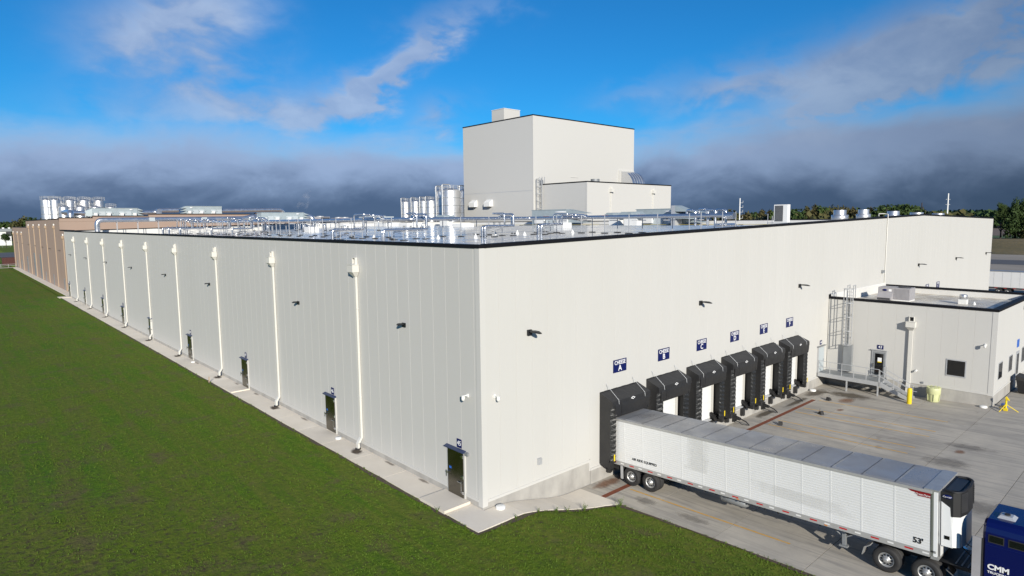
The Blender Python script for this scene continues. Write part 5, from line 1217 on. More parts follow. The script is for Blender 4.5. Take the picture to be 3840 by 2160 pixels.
b = MB(); b.box(-HW+.03, HW-.03, -LT+.0, -LT+.26, ZB-.08, ZB+.028); b.build('front_sill', 'alu', TR)
# refrigeration unit
b = MB(); z0, z1 = ZB+.48, ZT-.30
b.prism([(-1.02, -LT-.01), (1.02, -LT-.01), (1.02, -LT-.38), (.88, -LT-.58), (.4, -LT-.68), (-.4, -LT-.68), (-.88, -LT-.58), (-1.02, -LT-.38)], 'z', z0, z0+1.35); RU = b.build('reefer_body', 'white_gloss', TR)
b = MB(); b.prism([(-1.04, -LT-.01), (1.04, -LT-.01), (1.04, -LT-.40), (.9, -LT-.60), (.4, -LT-.71), (-.4, -LT-.71), (-.9, -LT-.60), (-1.04, -LT-.40)], 'z', z0+1.20, ZT-.02); b.build('reefer_grille', 'frame_black', TR)
b = MB(); b.hexa([(-1.045, -LT-.02, z0-.01), (-1.045, -LT-.40, z0-.01), (-1.03, -LT-.40, z0-.01), (-1.03, -LT-.02, z0-.01)], [(-1.055, -LT-.02, ZT-.42), (-1.055, -LT-.30, ZT-.60), (-1.03, -LT-.30, ZT-.60), (-1.03, -LT-.02, ZT-.42)]); b.build('reefer_door', 'white_gloss', TR)
b = MB(); b.prism([(-.85, -LT-.12), (.85, -LT-.12), (.7, -LT-.52), (-.7, -LT-.52)], 'z', ZT-.019, ZT+.0); b.build('fan_recess_shade', 'black', TR)  # flat plate coloured black to stand for the shaded fan recess
b = MB(); b.tube([(-.9, -LT-.1, ZT+.0), (-1.0, -LT-.42, ZT+.0), (-.8, -LT-.62, ZT+.0), (0, -LT-.70, ZT+.0), (.8, -LT-.62, ZT+.0), (1.0, -LT-.42, ZT), (.9, -LT-.1, ZT)], .05, 7, bend=.1); b.build('fan_rim', 'frame_black', TR)
for k in range(9):
    for s in (-1, 1):
        b = MB(); z = z0+1.36+k*.083; b.hexa([(s*.45, -LT-.72, z), (s*.88, -LT-.62, z), (s*.88, -LT-.60, z+.045), (s*.45, -LT-.70, z+.045)], [(s*.45, -LT-.745, z+.01), (s*.88, -LT-.645, z+.01), (s*.88, -LT-.61, z+.055), (s*.45, -LT-.71, z+.055)]); b.build('louver', 'rubber', TR)
b = MB(); b.box(-1.062, -1.04, -LT-.30, -LT-.13, z0+.28, z0+.42); b.build('control_window', 'glass_dark', TR)
b = MB(); b.lathe([(.001, -.008), (.17, -.008), (.17, 0)], n=24, axis='x'); o = b.build('maker_badge', 'sign_blue', TR); o.location = (-1.052, -LT-.20, ZT-.20); o.scale = (1, 1, .48)
lettering('Carrier', .10, 'sign_white', o, (-.012, 0, 0), 'W', sx=.95, shear=.25).scale = (1, 1, 1.8)
# lettering on the side
lettering('AIR RIDE EQUIPPED', .185, 'ink', TR, (-HW-.012, -2.55, ZB+.55), 'W', bold=.003)
lettering("53'", .30, 'ink', TR, (-HW-.012, -15.45, ZB+.50), 'W', bold=.010)
lettering('490', .13, 'ink', TR, (-HW-.006, -LT+.17, ZB+.22), 'W')
b = MB(); b.prism([(-LT+.28, ZT-.12), (-LT+1.05, ZT-.12), (-LT+.92, ZT-.19), (-LT+.80, ZT-.20), (-LT+.70, ZT-.32), (-LT+.28, ZT-.32)], 'x', -HW-.010, -HW-.004); mb_ = b.build('maker_flag', 'dark_red', TR)
lettering('Great Dane', .105, 'sign_white', mb_, (-HW-.014, -LT+.535, ZT-.245), 'W', shear=.2)
b = MB(); b.quad((-HW-.011, -5.0, ZB+.85), (-HW-.011, -6.35, ZB+.85), (-HW-.011, -6.6, ZT-.13), (-HW-.011, -5.25, ZT-.13)); b.build('faded_decal', 'ghost', TR, recalc=False)
b = MB(); b.quad((-HW-.011, -8.4, ZB+.75), (-HW-.011, -13.4, ZB+.6), (-HW-.011, -13.0, ZB+1.1), (-HW-.011, -8.2, ZB+1.25)); b.build('faded_decal', 'ghost', TR, recalc=False)
# undercarriage
for s in (-1, 1):
    b = MB(); b.box(s*.5-.05, s*.5+.05, -4.6, -.3, ZB-.28, ZB+.02); b.build('bogie_rail', 'frame_black', TR)
for y in (-1.62, -2.87): dual(TR, y, .52, 1.29)
for y in (-1.62, -2.87):
    b = MB(); b.cyl((-1.1, y, .52), (1.1, y, .52), .08, n=10); b.build('axle', 'frame_black', TR)
b = MB(); b.box(-1.15, 1.15, -.16, -.04, .45, .57); b.box(-.75, -.65, -.14, -.06, .55, ZB); b.box(.65, .75, -.14, -.06, .55, ZB); b.build('rear_bumper', 'frame_black', TR)
for s in (-1, 1):
    b = MB(); b.hexa([(s*1.25, -.95, .18), (s*.7, -.95, .18), (s*.7, -.93, .18), (s*1.25, -.93, .18)], [(s*1.25, -1.05, 1.0), (s*.7, -1.05, 1.0), (s*.7, -1.03, 1.0), (s*1.25, -1.03, 1.0)]); b.build('mud_flap', 'rubber', TR)
    b = MB(); b.box(s*1.22, s*1.28, -1.04, -.90, .25, .98); b.build('flap_bracket', 'galv', TR)
b = MB(); b.box(-HW+.05, -HW+.3, -.75, -.15, ZB-.3, ZB-.02); b.build('light_box', 'frame_black', TR)
b = MB(); b.lathe([(.001, -.62), (.20, -.60), (.29, -.5), (.29, .5), (.20, .6), (.001, .62)], (0, 0, 0), 18, 'y'); o = b.build('fuel_tank', 'galv_dull', TR); o.location = (-.75, -7.5, ZB-.26); o.scale = (1.1, 1.15, .85)
for s in (-1, 1):
    b = MB(); b.box(s*.95-.07, s*.95+.07, -12.68, -12.54, .28, ZB); b.box(s*.95-.15, s*.95+.15, -12.78, -12.44, .22, .29); b.tube([(s*.95, -12.6, .6), (s*.95, -11.9, ZB)], .03, 6); b.tube([(s*.95, -12.6, .6), (s*.95, -13.3, ZB)], .03, 6); b.build('landing_gear', 'galv_dull', TR)
b = MB(); b.cyl((-1.0, -12.6, .75), (1.0, -12.6, .75), .03, n=7); b.box(-1.0, 1.0, -12.66, -12.56, .55, .62); b.build('gear_brace', 'galv_dull', TR)
for k in range(16):
    b = MB(); b.box(-1.25, 1.25, -4.9-k*.62-.03, -4.9-k*.62+.03, ZB-.10, ZB+.02); b.build('cross_member', 'frame_black', TR)
for y in (-7.95, -12.0):
    b = MB(); b.box(-HW-.045, -HW-.03, y-.06, y+.06, ZB+.03, ZB+.07); b.build('marker_lamp', 'amber', TR)

# ------------------------------------------------------------------ blue tractor
TK = thing('truck_tractor', 'dark blue sleeper cab truck coupled to the white trailer', 'truck', (10.25, 0, apron(-15.3)+.012)); TK.location.y = -15.3; TK.rotation_euler = (-.028, 0, 0)
for y in (.72, -.68): dual(TK, y, .52, 1.24)
for y in (.72, -.68):
    b = MB(); b.cyl((-1.0, y, .52), (1.0, y, .52), .1, n=10); b.build('axle', 'frame_black', TK)
for s in (-1, 1):
    b = MB(); b.box(s*.43-.05, s*.43+.05, -9.2, 1.4, .72, 1.0); b.build('frame_rail', 'frame_black', TK)
b = MB(); b.box(-.85, .85, -2.6, .9, 1.0, 1.03); b.build('deck_plate', 'frame_black', TK)
for k in range(6):
    b = MB(); b.box(-.84+.02*k, .84, -2.55+.2*k, -2.50+.2*k, 1.03, 1.045); b.build('tread_bar', 'galv_dull', TK)
b = MB(); b.cyl((0, .0, 1.03), (0, .0, 1.12), .5, n=20); b.build('fifth_wheel', 'rubber', TK)
for yc in (1.32, -1.35):
    sgn = 1 if yc > 0 else -1
    for s in (-1, 1):
        pr = [(yc+sgn*.0, .95), (yc+sgn*.22, .80), (yc+sgn*.30, .45), (yc+sgn*.27, .45), (yc+sgn*.19, .78), (yc-sgn*.02, .92)]
        b = MB(); b.prism(pr, 'x', min(s*.72, s*1.26), max(s*.72, s*1.26)); b.build('mud_fender', 'chrome' if yc < 0 else 'alu', TK)
SX = 1.2; y1, y0 = -2.42, -4.6
b = MB(); zb, zt = .85, 3.22
sec = [(-SX, zb), (-SX, zt-.42), (-SX+.05, zt-.24), (-SX+.16, zt-.10), (-SX+.34, zt-.02), (SX-.34, zt-.02), (SX-.16, zt-.10), (SX-.05, zt-.24), (SX, zt-.42), (SX, zb)]
n_ = len(sec); ring = []
for yy, ins, dz in ((y1, .05, -.05), (y1-.08, 0, 0), (y0, 0, 0), (y0-.7, .0, .0)):
    ring.append([(x*(1-ins/SX), yy, z+(dz if z > 2 else 0)) for x, z in sec])
vs = sum(ring, []); fs = [(k*n_+i, k*n_+(i+1) % n_, (k+1)*n_+(i+1) % n_, (k+1)*n_+i) for k in range(3) for i in range(n_)]+[tuple(range(n_-1, -1, -1)), tuple(range(3*n_, 4*n_))]
b._a(vs, fs, False); b.build('sleeper_cab', 'truck_blue', TK)
b = MB(); b.box(-1.15, 1.15, -6.9, -5.31, .85, 2.7); b.hexa([(-1.15, -6.9, 2.0), (1.15, -6.9, 2.0), (1.15, -5.3, 2.0), (-1.15, -5.3, 2.0)], [(-1.05, -6.3, 2.9), (1.05, -6.3, 2.9), (1.15, -5.3, 3.1), (-1.15, -5.3, 3.1)]); b.build('cab', 'truck_blue', TK)
b = MB(); b.hexa([(-.75, -9.1, .8), (.75, -9.1, .8), (.95, -6.91, .8), (-.95, -6.91, .8)], [(-.65, -9.0, 1.75), (.65, -9.0, 1.75), (.9, -6.91, 2.05), (-.9, -6.91, 2.05)]); b.build('bonnet', 'truck_blue', TK)
for s in (-1, 1):
    t_ = link('wheel', TYRE, TK, (s*1.0, -8.2, .52), 0 if s < 0 else math.pi); link('rim', RIM, t_)
    b = MB(); b.box(s*SX-.03, s*SX+.03, y1+.02, y1+.30, .8, 2.52); b.build('side_fairing', 'rtu', TK)
    b = MB(); b.box(s*SX-.035, s*SX+.035, y1-.02, y1+.02, .8, 2.52); b.build('fairing_gasket', 'rubber', TK)
for yc, w in ((y1-.40, .23), (y1-1.05, .30), (y1-1.75, .3)):
    b = MB(); b.box(-SX-.012, -SX+.0, yc-w, yc+w, 2.44, 2.73); o = b.build('window', 'rubber', TK); b = MB(); b.box(-SX-.016, -SX-.0125, yc-w+.03, yc+w-.03, 2.47, 2.70); b.build('pane', 'glass_dark', o)
b = MB(); b.box(-SX-.006, -SX+.0, y0, y1-.1, 2.33, 2.345); b.build('body_seam', 'sign_blue', TK)
b = MB(); b.hexa([(-.62, -3.25, 3.20), (-.1, -3.25, 3.20), (-.1, -2.72, 3.20), (-.62, -2.72, 3.20)], [(-.55, -3.15, 3.30), (-.2, -3.15, 3.30), (-.2, -2.8, 3.30), (-.55, -2.8, 3.30)]); b.build('roof_bracket', 'galv', TK)
b = MB(); b.cyl((-.38, -2.98, 3.30), (-.38, -2.98, 3.34), .09, n=14); b.build('bracket_hole', 'rubber', TK)
lettering('CMM', .27, 'sign_white', TK, (-SX-.012, y1-.49, 1.53), 'W', bold=.010, sx=1.05)
lettering('TRUCKING', .115, 'sign_white', TK, (-SX-.012, y1-.49, 1.33), 'W', bold=.003, sx=1.1)
lettering('USDOT', .085, 'sign_white', TK, (-SX-.012, y1-.49, 1.19), 'W', bold=.002, sx=1.1)
b = MB(); b.tube([(.3, -2.35, 2.0), (.25, -1.9, 1.4), (.2, -1.5, 1.6), (.1, -1.2, 2.0)], .025, 6); b.tube([(-.3, -2.35, 1.9), (-.25, -1.9, 1.3), (-.2, -1.5, 1.6), (-.1, -1.2, 2.0)], .025, 6); b.build('air_hose', 'rubber', TK)

# ------------------------------------------------------------------ far trailer behind the warehouse end
t = thing('parked_trailer', 'white box trailer parked past the far end of the warehouse', 'trailer', (120, 4.6, -.03))
b = MB(); b.box(0, 2.6, -16, 0, 1.2, 3.95); b.build('body', 'trailer_skin', t)
for k in range(13):
    b = MB(); b.box(-.03, -.001, -(k+1)*1.23+.03, -k*1.23-.03, 1.25, 3.9); b.build('side_sheet', 'trailer_skin', t)
b = MB(); b.box(-.04, 2.64, -16.02, .02, 3.951, 4.05); b.build('roof_sheet', 'trailer_roof', t)
b = MB(); b.box(-.05, 2.65, -16.02, .02, 1.0, 1.199); b.build('bottom_rail', 'frame_black', t)
for k in range(12):
    b = MB(); b.box(-.055, -.051, -k*1.3-.6, -k*1.3-.15, 1.05, 1.13); b.build('reflective_tape', 'red', t)
for y in (-2.0, -3.3):
    for xo in (.14, 2.46): w_ = link('wheel', TYRE, t, (xo, y, .52), 0 if xo < 1 else math.pi); link('rim', RIM, w_)
for xo in (.4, 2.2): b = MB(); b.box(xo-.1, xo+.1, -12.9, -12.7, .05, 1.0); b.tube([(xo, -12.8, .5), (xo, -11.9, 1.0)], .05, 6); b.build('landing_gear', 'galv_dull', t)

# ------------------------------------------------------------------ left background
t = thing('brown_container', 'dark red brown container past the end of the tan building', 'container', (-1.6, 262, -.1))
b = MB(); b.box(0, 4.6, 0, 3, 0, 2.6); b.build('body', 'brown_panel', t)
for k in range(11): b = MB(); b.box(.1+k*.41, .3+k*.41, -.06, -.001, .1, 2.5); b.build('side_rib', 'brown_panel', t)
t = thing('guard_rail', 'grey pipe guard rail in front of the brown container', 'railing', (-9, 244, 0))
for z in (.55, 1.05): b = MB(); b.cyl((0, 0, z), (9.9, 0, z), .05, n=6); b.build('rail', 'galv', t)
for k in range(6): b = MB(); b.cyl((k*1.95, 0, 0), (k*1.95, 0, 1.05), .05, n=6); b.build('rail_post', 'galv', t)
t = thing('white_shed', 'white low building with grey roof in the far left distance', 'building', (-40, 540, 0))
b = MB(); b.box(0, 61, 0, 40, 0, 9.6); b.build('wall', 'white', t); b = MB(); b.box(-.5, 61.5, -.6, 40, 9.6, 11.5); b.build('roof', 'galv_dull', t)
b = MB(); b.box(58.2, 61.02, -.05, 0, 6.5, 9.5); b.build('loading_door', 'rtu_dark', t)
for k in range(4): b = MB(); b.box(50+3.3*k, 51.2+3.3*k, 5, 6.5, 11.5, 12.4); b.build('roof_unit', 'white', t)
t = thing('wire_fence', 'long thin wire fence across the far left lawn', 'fence', (-60, 480, 0))
for k in range(20): b = MB(); b.cyl((k*4, 0, 0), (k*4, 0, 1.9), .06, n=5); b.build('fence_post', 'galv_dull', t)
for z in (.4, 1.1, 1.85): b = MB(); b.cyl((0, 0, z), (76, 0, z), .03, n=4); b.build('fence_wire', 'galv_dull', t)
def pole(x, y, h, m, r, label, arms=True):
    t = thing('utility_pole', label, 'utility pole', (x, y, 0), group='utility poles behind the warehouse')
    b = MB(); b.cyl((0, 0, 0), (0, 0, h), r, r*.7, n=8); b.build('pole', m, t)
    if arms:
        for z in (h*.74, h*.86): b = MB(); b.box(-.15, .15, -1.2, 1.2, z, z+.25); b.build('cross_arm', m, t)
pole(478, 97.7, 28.5, 'white', .55, 'tall white steel pole right of the roof peak')
pole(395, 90, 21.3, 'bark', .35, 'brown wooden pole at the roof peak')
pole(340, 90.5, 17.8, 'bark', .28, 'brown wooden pole behind the third exhaust fan', False)
pole(345, 104.5, 17.9, 'bark', .28, 'brown wooden pole left of the third exhaust fan', False)

# ------------------------------------------------------------------ trees
random.seed(11)
def crown_mesh(seed, lobes, leaf, n, m, squash=.85):
    """unit crown: lobes of small crossed leaf cards filling an uneven volume"""
    rnd = random.Random(seed); b = MB(); L = []
    for i in range(lobes):
        a = rnd.random()*6.28; rr = rnd.random()**.5*.62; z = rnd.uniform(-.55, .62)
        rr *= math.sqrt(max(.12, 1-z*z)); L.append((rr*math.cos(a), rr*math.sin(a), z, rnd.uniform(.24, .42)))
    for i in range(n):
        x, y, z, r = L[rnd.randrange(lobes)]
        d = Vector((rnd.gauss(0, 1), rnd.gauss(0, 1), rnd.gauss(0, 1))).normalized(); k = rnd.random()**.35
        p = Vector((x, y, z*squash))+d*r*k; s = leaf*rnd.uniform(.6, 1.3)
        a = Vector((rnd.gauss(0, 1), rnd.gauss(0, 1), rnd.gauss(0, .6))).normalized(); c = a.cross(d+Vector((0, 0, .3))).normalized()
        b._a([p-a*s-c*s*.6, p+a*s-c*s*.5, p+a*s*.8+c*s*.7, p-a*s*.7+c*s*.6], [(0, 1, 2, 3)])
    return b.mesh('crown', m, False)
def trunk_mesh(seed):
    rnd = random.Random(seed); b = MB(); b.cyl((0, 0, 0), (.02, .01, .55), .035, .02, n=8)
    for i in range(5):
        a = rnd.random()*6.28; z = rnd.uniform(.3, .5); b.cyl((.01, 0, z), (.22*math.cos(a), .22*math.sin(a), z+.25), .014, .005, n=6)
    return b.mesh('trunk', 'bark')
CR = [crown_mesh(1, 16, .085, 1500, 'leaf_dark'), crown_mesh(2, 18, .08, 1500, 'leaf_olive'), crown_mesh(3, 14, .085, 1400, 'leaf_autumn'), crown_mesh(4, 20, .075, 1600, 'leaf_dark')]
TRK = [trunk_mesh(1), trunk_mesh(2)]
BIG = crown_mesh(9, 30, .040, 5200, 'leaf_dark')
def tree(x, y, h, w, kind, label, grp, z0=0.0, low=.18, crown=None):
    t = thing('tree', label, 'tree', (x, y, z0), random.random()*6.28, grp)
    o = link('crown', crown or CR[kind], t, (0, 0, h*(low+(1-low)*.5))); o.scale = (w/2, w/2, h*(1-low)*.56)
    o = link('trunk', TRK[kind % 2], t); o.scale = (h*.6, h*.6, h*.95)
    return t
TL = [(289.4, 147.0, 18.8), (315.1, 157.6, 18.6), (303.1, 146.6, 17.8), (323.7, 152.7, 18.2), (327.3, 149.9, 19.3), (283.8, 124.1, 18.3), (280.7, 119.7, 18.7), (349.5, 147.6, 18.8), (303.4, 123.3, 19.1), (302.7, 119.5, 19.3), (366.9, 143.7, 21.0), (324.6, 122.4, 19.8), (356.1, 132.4, 22.2), (327.4, 117.0, 21.2), (342.2, 119.3, 21.2), (302.3, 100.8, 19.8), (344.0, 113.8, 20.5), (364.8, 117.9, 20.5), (336.8, 104.2, 19.4), (356.5, 107.2, 19.9), (351.8, 101.6, 19.7), (300.9, 81.3, 19.3), (361.2, 98.0, 21.1), (347.8, 90.5, 21.3), (323.6, 80.4, 20.5), (300.9, 71.3, 20.2), (373.7, 89.8, 21.8), (340.4, 77.6, 19.6), (362.4, 81.4, 18.6)]
ORDL = ORD+'eleventh twelfth thirteenth fourteenth fifteenth sixteenth seventeenth eighteenth nineteenth twentieth twenty-first twenty-second twenty-third twenty-fourth twenty-fifth twenty-sixth twenty-seventh twenty-eighth twenty-ninth'.split()
KN = ['dark green', 'olive green', 'yellowing autumn', 'deep green']
for i, (x, y, h) in enumerate(TL):
    k = (1, 1, 2, 3, 2, 2, 3, 1, 0, 3, 1, 2, 2, 0, 1, 2, 2, 1, 2, 0, 2, 3, 0, 3, 0, 3, 0, 3, 2)[i]
    tree(x, y, h, random.uniform(10.5, 14.5), k, f'{ORDL[i]} tree from the left in the wooded line behind the roof, {KN[k]}', 'trees in the line behind the warehouse', low=.12)
tree(337, 37.5, 23.5, 13, 0, 'tall dark tree filling the right edge of the picture', 'trees at the right edge', low=.04, crown=BIG)
tree(338, 33.0, 21.5, 12, 0, 'dark tree cut by the right edge behind the tall one', 'trees at the right edge', low=.04, crown=BIG)
t = tree(336, 42.3, 20.5, 6.5, 0, 'slender dark tree with bare trunk at the left of the right edge group', 'trees at the right edge', low=.50, crown=BIG)
tree(334, 31.5, 9, 9, 1, 'low olive shrub tree at the foot of the right edge trees', 'trees at the right edge', low=.02)
for i, (x, y, h, w) in enumerate(((25.2, 676, 18, 20), (31.9, 675, 18.3, 20), (36.5, 660, 22.4, 18), (43.0, 655, 22.0, 18), (49.5, 668, 20.5, 16), (17, 690, 18, 22))):
    tree(x, y, h, w, (0, 0, 1, 3, 1, 0)[i], ('dark tree left of the two round crowns above the tan roof', 'dark tree second from the left edge behind the white shed', 'rounded olive tree above the left end of the tan roof', 'rounded green tree above the tan roof left of the silos', 'small olive tree beside the silos above the tan roof', 'dark tree at the very left edge of the picture')[i], 'trees behind the tan building', low=.08)
tree(13.2, 470, 9.4, 7.5, 3, 'small round tree with thin trunk on the far left lawn', None, low=.42)
# distant wood: one mass of crowns
b = MB(); rnd = random.Random(5)
for i in range(9000):
    u = rnd.random(); x = 880+rnd.uniform(-60, 60); y = -260+u*640; h = 19+4*mnoise.noise((y*.02, 3, 1))
    p = Vector((x, y, rnd.uniform(1, h))); s = rnd.uniform(1.2, 2.6); a = Vector((rnd.gauss(0, 1), rnd.gauss(0, 1), rnd.gauss(0, 1))).normalized(); c = a.orthogonal().normalized()
    b._a([p-a*s-c*s, p+a*s-c*s*.8, p+a*s+c*s, p-a*s*.8+c*s], [(0, 1, 2, 3)])
tag(b.build('far_wood', 'leaf_dark', recalc=False), 'far dark wood along the horizon at right', 'woodland', kind='stuff')
b = MB()
for i in range(7000):
    u = rnd.random(); x = rnd.uniform(270, 430); y = 60+u*130+(x-350)*.3; h = 14+4*mnoise.noise((y*.05, x*.05, 1))
    p = Vector((x, y, rnd.uniform(.5, h))); s = rnd.uniform(.6, 1.3); a = Vector((rnd.gauss(0, 1), rnd.gauss(0, 1), rnd.gauss(0, 1))).normalized(); c = a.orthogonal().normalized()
    b._a([p-a*s-c*s, p+a*s-c*s*.8, p+a*s+c*s, p-a*s*.8+c*s], [(0, 1, 2, 3)])
tag(b.build('undergrowth', 'leaf_olive', recalc=False), 'tangled olive undergrowth between the trees behind the roof', 'undergrowth', kind='stuff')
b = MB()
for i in range(3500):
    x = -60+rnd.random()*110; y = 690+rnd.uniform(0, 50); p = Vector((x, y, rnd.uniform(.5, 15))); s = rnd.uniform(.9, 2.0); a = Vector((rnd.gauss(0, 1), rnd.gauss(0, 1), rnd.gauss(0, 1))).normalized(); c = a.orthogonal().normalized()
    b._a([p-a*s-c*s, p+a*s-c*s*.8, p+a*s+c*s, p-a*s*.8+c*s], [(0, 1, 2, 3)])
tag(b.build('far_hedge', 'leaf_dark', recalc=False), 'dark hedge of distant trees at the left horizon', 'woodland', kind='stuff')

# ------------------------------------------------------------------ grass on the lawn
def tuft(seed, n, h):
    rnd = random.Random(seed); b = MB()
    for i in range(n):
        a = rnd.random()*6.28; r = rnd.random()*.06; x, y = r*math.cos(a), r*math.sin(a); l = h*rnd.uniform(.5, 1.1); w = .007; d = rnd.random()*6.28
        lx, ly = l*.6*math.cos(d), l*.6*math.sin(d); px, py = -math.sin(d)*w, math.cos(d)*w
        b._a([(x-px, y-py, 0), (x+px, y+py, 0), (x+lx*.45+px*.8, y+ly*.45+py*.8, l*.65), (x+lx*.45-px*.8, y+ly*.45-py*.8, l*.65), (x+lx, y+ly, l)], [(0, 1, 2, 3), (3, 2, 4)])
    o = bpy.data.objects.new('grass_tuft', b.mesh('grass_tuft', 'blade', False)); o.use_fake_user = True; return o
TUFTS = [tuft(1, 6, .065), tuft(2, 5, .05), tuft(3, 7, .08)]
rng = np.random.default_rng(4); NP = 300000
rr = 19*np.exp(rng.random(NP)*math.log(150/19)); aa = np.radians(-28+rng.random(NP)*125)
px = CAM.x+rr*np.cos(aa); py = CAM.y+rr*np.sin(aa)
ok = (px < LE+.05) & (py < 126) & ~((px > -1.54) & (py > -1.56))
ok &= ~((px > -1.54) & (py > np.interp(px, cx, cy)-.02))
px, py, rr = px[ok], py[ok], rr[ok]
pts = []; scl = []; kk = []
for x, y, r in zip(px.tolist(), py.tolist(), rr.tolist()):
    bare = mnoise.noise((x*.55, y*.55, 7.0))+.6*mnoise.noise((x*1.7, y*1.7, 9.0))
    thin = smooth((-3-x)/14)*smooth((32-y)/30)
    if bare+.35*mnoise.noise((x*.06, y*.06, 4.0))+.36*thin > .15 and random.random() < .88: continue
    edge = min(abs(x+1.6) if y > -1.6 else 9, abs(x-LE), abs(y+1.7) if x > -1.6 and x < 5 else 9)
    s = random.uniform(.45, .8)*(1+.25*bare)*(1+min(1.0, r/110))
    if edge < .5: s *= random.uniform(.9, 1.6)
    pts.append((x, y, lawn_h(x, y)-.005)); scl.append(s); kk.append(random.randrange(3))
me = bpy.data.meshes.new('lawn_grass'); me.from_pydata(pts, [], [])
at = me.attributes.new('scl', 'FLOAT', 'POINT'); at.data.foreach_set('value', scl)
at = me.attributes.new('k', 'INT', 'POINT'); at.data.foreach_set('value', kk)
at = me.attributes.new('rot', 'FLOAT_VECTOR', 'POINT'); at.data.foreach_set('vector', np.column_stack([rng.normal(0, .12, len(pts)), rng.normal(0, .12, len(pts)), rng.random(len(pts))*6.28]).ravel())
me.materials.append(MATS['blade'])
go = link('lawn_grass', me); tag(go, 'short green grass of the lawn in front of the long wall', 'grass', kind='stuff')
gt = bpy.data.node_groups.new('grass', 'GeometryNodeTree'); gt.interface.new_socket('Geometry', in_out='INPUT', socket_type='NodeSocketGeometry'); gt.interface.new_socket('Geometry', in_out='OUTPUT', socket_type='NodeSocketGeometry')
gi = gt.nodes.new('NodeGroupInput'); gout = gt.nodes.new('NodeGroupOutput'); jn = gt.nodes.new('GeometryNodeJoinGeometry')
def attr(nm, tp):
    n = gt.nodes.new('GeometryNodeInputNamedAttribute'); n.data_type = tp; n.inputs[0].default_value = nm; return [s for s in n.outputs if s.enabled][0]
for i, o in enumerate(TUFTS):
    ip = gt.nodes.new('GeometryNodeInstanceOnPoints'); oi = gt.nodes.new('GeometryNodeObjectInfo'); oi.inputs[0].default_value = o
    cmp_ = gt.nodes.new('FunctionNodeCompare'); cmp_.data_type = 'INT'; cmp_.operation = 'EQUAL'
    ci = [s for s in cmp_.inputs if s.enabled]; gt.links.new(attr('k', 'INT'), ci[0]); ci[1].default_value = i
    gt.links.new(gi.outputs[0], ip.inputs['Points']); gt.links.new(oi.outputs['Geometry'], ip.inputs['Instance']); gt.links.new(cmp_.outputs[0], ip.inputs['Selection'])
    gt.links.new(attr('scl', 'FLOAT'), ip.inputs['Scale']); gt.links.new(attr('rot', 'FLOAT_VECTOR'), ip.inputs['Rotation'])
    gt.links.new(ip.outputs[0], jn.inputs[0])
gt.links.new(jn.outputs[0], gout.inputs[0])
md = go.modifiers.new('grass', 'NODES'); md.node_group = gt
# weeds along the pavement edge
def weed_mesh(seed, h, n):
    rnd = random.Random(seed); b = MB()
    for i in range(n):
        a = rnd.random()*6.28; l = h*rnd.uniform(.55, 1.1); lean = rnd.uniform(.15, .6); x1, y1_ = l*lean*math.cos(a), l*lean*math.sin(a)
        b.tube([(0, 0, 0), (x1*.4, y1_*.4, l*.55), (x1, y1_, l)], .006, 4)
        for k in range(6):
            t_ = .25+.75*k/6; p = Vector((x1*t_, y1_*t_, l*t_)); d = rnd.random()*6.28; s = rnd.uniform(.05, .11); q = Vector((math.cos(d), math.sin(d), .5))*s; w = Vector((-math.sin(d), math.cos(d), 0))*s*.28
            b._a([p, p+q*.5+w, p+q, p+q*.5-w], [(0, 1, 2, 3)])
    return b.mesh('foliage', 'blade', False)
WM = [weed_mesh(1, .55, 9), weed_mesh(2, .4, 8), weed_mesh(3, .8, 14)]
for i, (x, y, k, lab) in enumerate(((3.05, -1.95, 1, 'leafy weed at the pavement edge under the small wall box'), (3.6, -2.15, 0, 'leafy weed at the pavement edge right of the small weed'), (4.6, -2.35, 2, 'tall grassy weed at the end of the pavement edge'), (6.2, -3.2, 2, 'tall grass clump beside the rusty drain end'), (6.65, -3.05, 2, 'bright grass clump right at the drain end'), (2.0, -1.75, 1, 'small weed on the soil edge of the near pavement'), (.6, -1.7, 1, 'small weed on the soil edge near the pavement point'), (-1.75, -.9, 1, 'small weed left of the pavement point'), (-1.75, 1.3, 0, 'weed beside the raised door slab'), (-1.8, 34.6, 1, 'weed beside the wooden stake on the lawn edge'))):
    t = thing('weed', lab, 'plant', (x, y, lawn_h(x, y)), i*1.3, 'weeds along the pavement edge'); o = link('foliage', WM[k], t); o.scale = (.6, .6, .6)
t = thing('wooden_stake', 'short wooden stake at the lawn edge by the walk', 'stake', (-1.72, 35.3, 0)); b = MB(); b.hexa([(-.04, -.03, -.1), (.04, -.03, -.1), (.04, .03, -.1), (-.04, .03, -.1)], [(.0, -.03, .5), (.08, -.03, .5), (.08, .03, .5), (.0, .03, .5)]); b.build('stake', 'tan_spout', t)
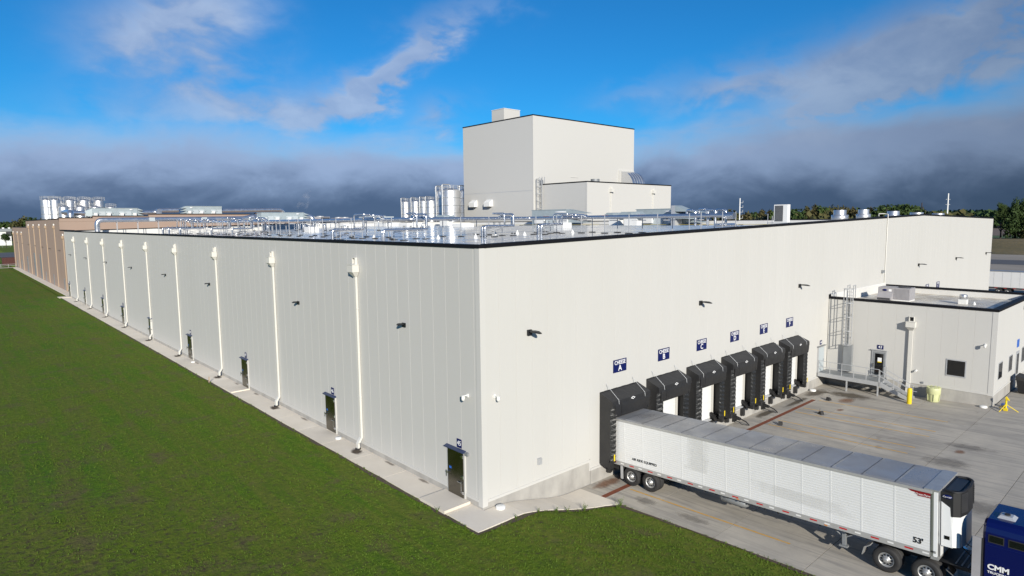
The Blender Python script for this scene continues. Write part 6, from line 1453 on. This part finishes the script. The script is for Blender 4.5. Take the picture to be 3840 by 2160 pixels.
# bare soil edge along the pavement and apron
b = MB(); vs = []; rnd = random.Random(8)
path = [(-1.58, 124), (-1.58, 90), (-1.58, 60), (-1.58, 40), (-1.58, 30), (-1.56, 20), (-1.56, 14), (-1.56, 10), (-1.57, 6), (-1.57, 3), (-1.57, 0), (-1.57, -1.57), (0, -1.57), (1.3, -1.53), (2.6, -1.65), (3.9, -1.88), (5.2, -2.18), (6.1, -2.48), (6.8, -2.95), (6.83, -5), (6.83, -8), (6.83, -11), (6.83, -14), (6.83, -20)]
dense = []
for (x0, y0_), (x1, y1_) in zip(path[:-1], path[1:]):
    n = max(1, int(math.hypot(x1-x0, y1_-y0_)/.35))
    for k in range(n): dense.append((x0+(x1-x0)*k/n, y0_+(y1_-y0_)*k/n))
for i, (x, y) in enumerate(dense):
    nx_, ny_ = (-1, 0) if y > -1.5 and x < -1 else ((-.7, -.7) if x < -1 else ((0, -1) if x < 6.2 else (-1, 0)))
    w = max(.02, .04+.22*(.4+mnoise.noise((x*.8, y*.8, 3))))+rnd.uniform(0, .09)
    vs += [(x, y, lawn_h(x, y)+.03), (x+nx_*w, y+ny_*w, lawn_h(x+nx_*w, y+ny_*w)+.025)]
b._a(vs, [(2*i, 2*i+1, 2*i+3, 2*i+2) for i in range(len(dense)-1)]); o = b.build('soil_edge', 'soil', recalc=False); struct(o)

# thin steam plume over the far roof
m = bpy.data.materials.new('steam'); m.use_nodes = True; MATS['steam'] = m; t_ = m.node_tree; t_.nodes.clear()
out = t_.nodes.new('ShaderNodeOutputMaterial'); pv = t_.nodes.new('ShaderNodeVolumePrincipled'); pv.inputs['Color'].default_value = (.9, .93, 1, 1)
tcn = t_.nodes.new('ShaderNodeTexCoord'); nz_ = t_.nodes.new('ShaderNodeTexNoise'); nz_.inputs['Scale'].default_value = .55; nz_.inputs['Detail'].default_value = 4; t_.links.new(tcn.outputs['Object'], nz_.inputs['Vector'])
mr = t_.nodes.new('ShaderNodeMapRange'); t_.links.new(nz_.outputs[0], mr.inputs[0]); mr.inputs[1].default_value = .5; mr.inputs[2].default_value = .72; mr.inputs[3].default_value = 0; mr.inputs[4].default_value = .3
t_.links.new(mr.outputs[0], pv.inputs['Density']); t_.links.new(pv.outputs[0], out.inputs['Volume'])
b = MB(); b.lathe([(.01, 0), (.9, .4), (1.4, 3), (1.2, 6), (.6, 8), (.01, 8.6)], n=16)
o = b.build('steam', 'steam'); o.location = (49.5, 133, 14.6); o.rotation_euler = (0, R(26), 0); tag(o, 'thin white steam rising behind the duct elbow', 'steam', kind='stuff')
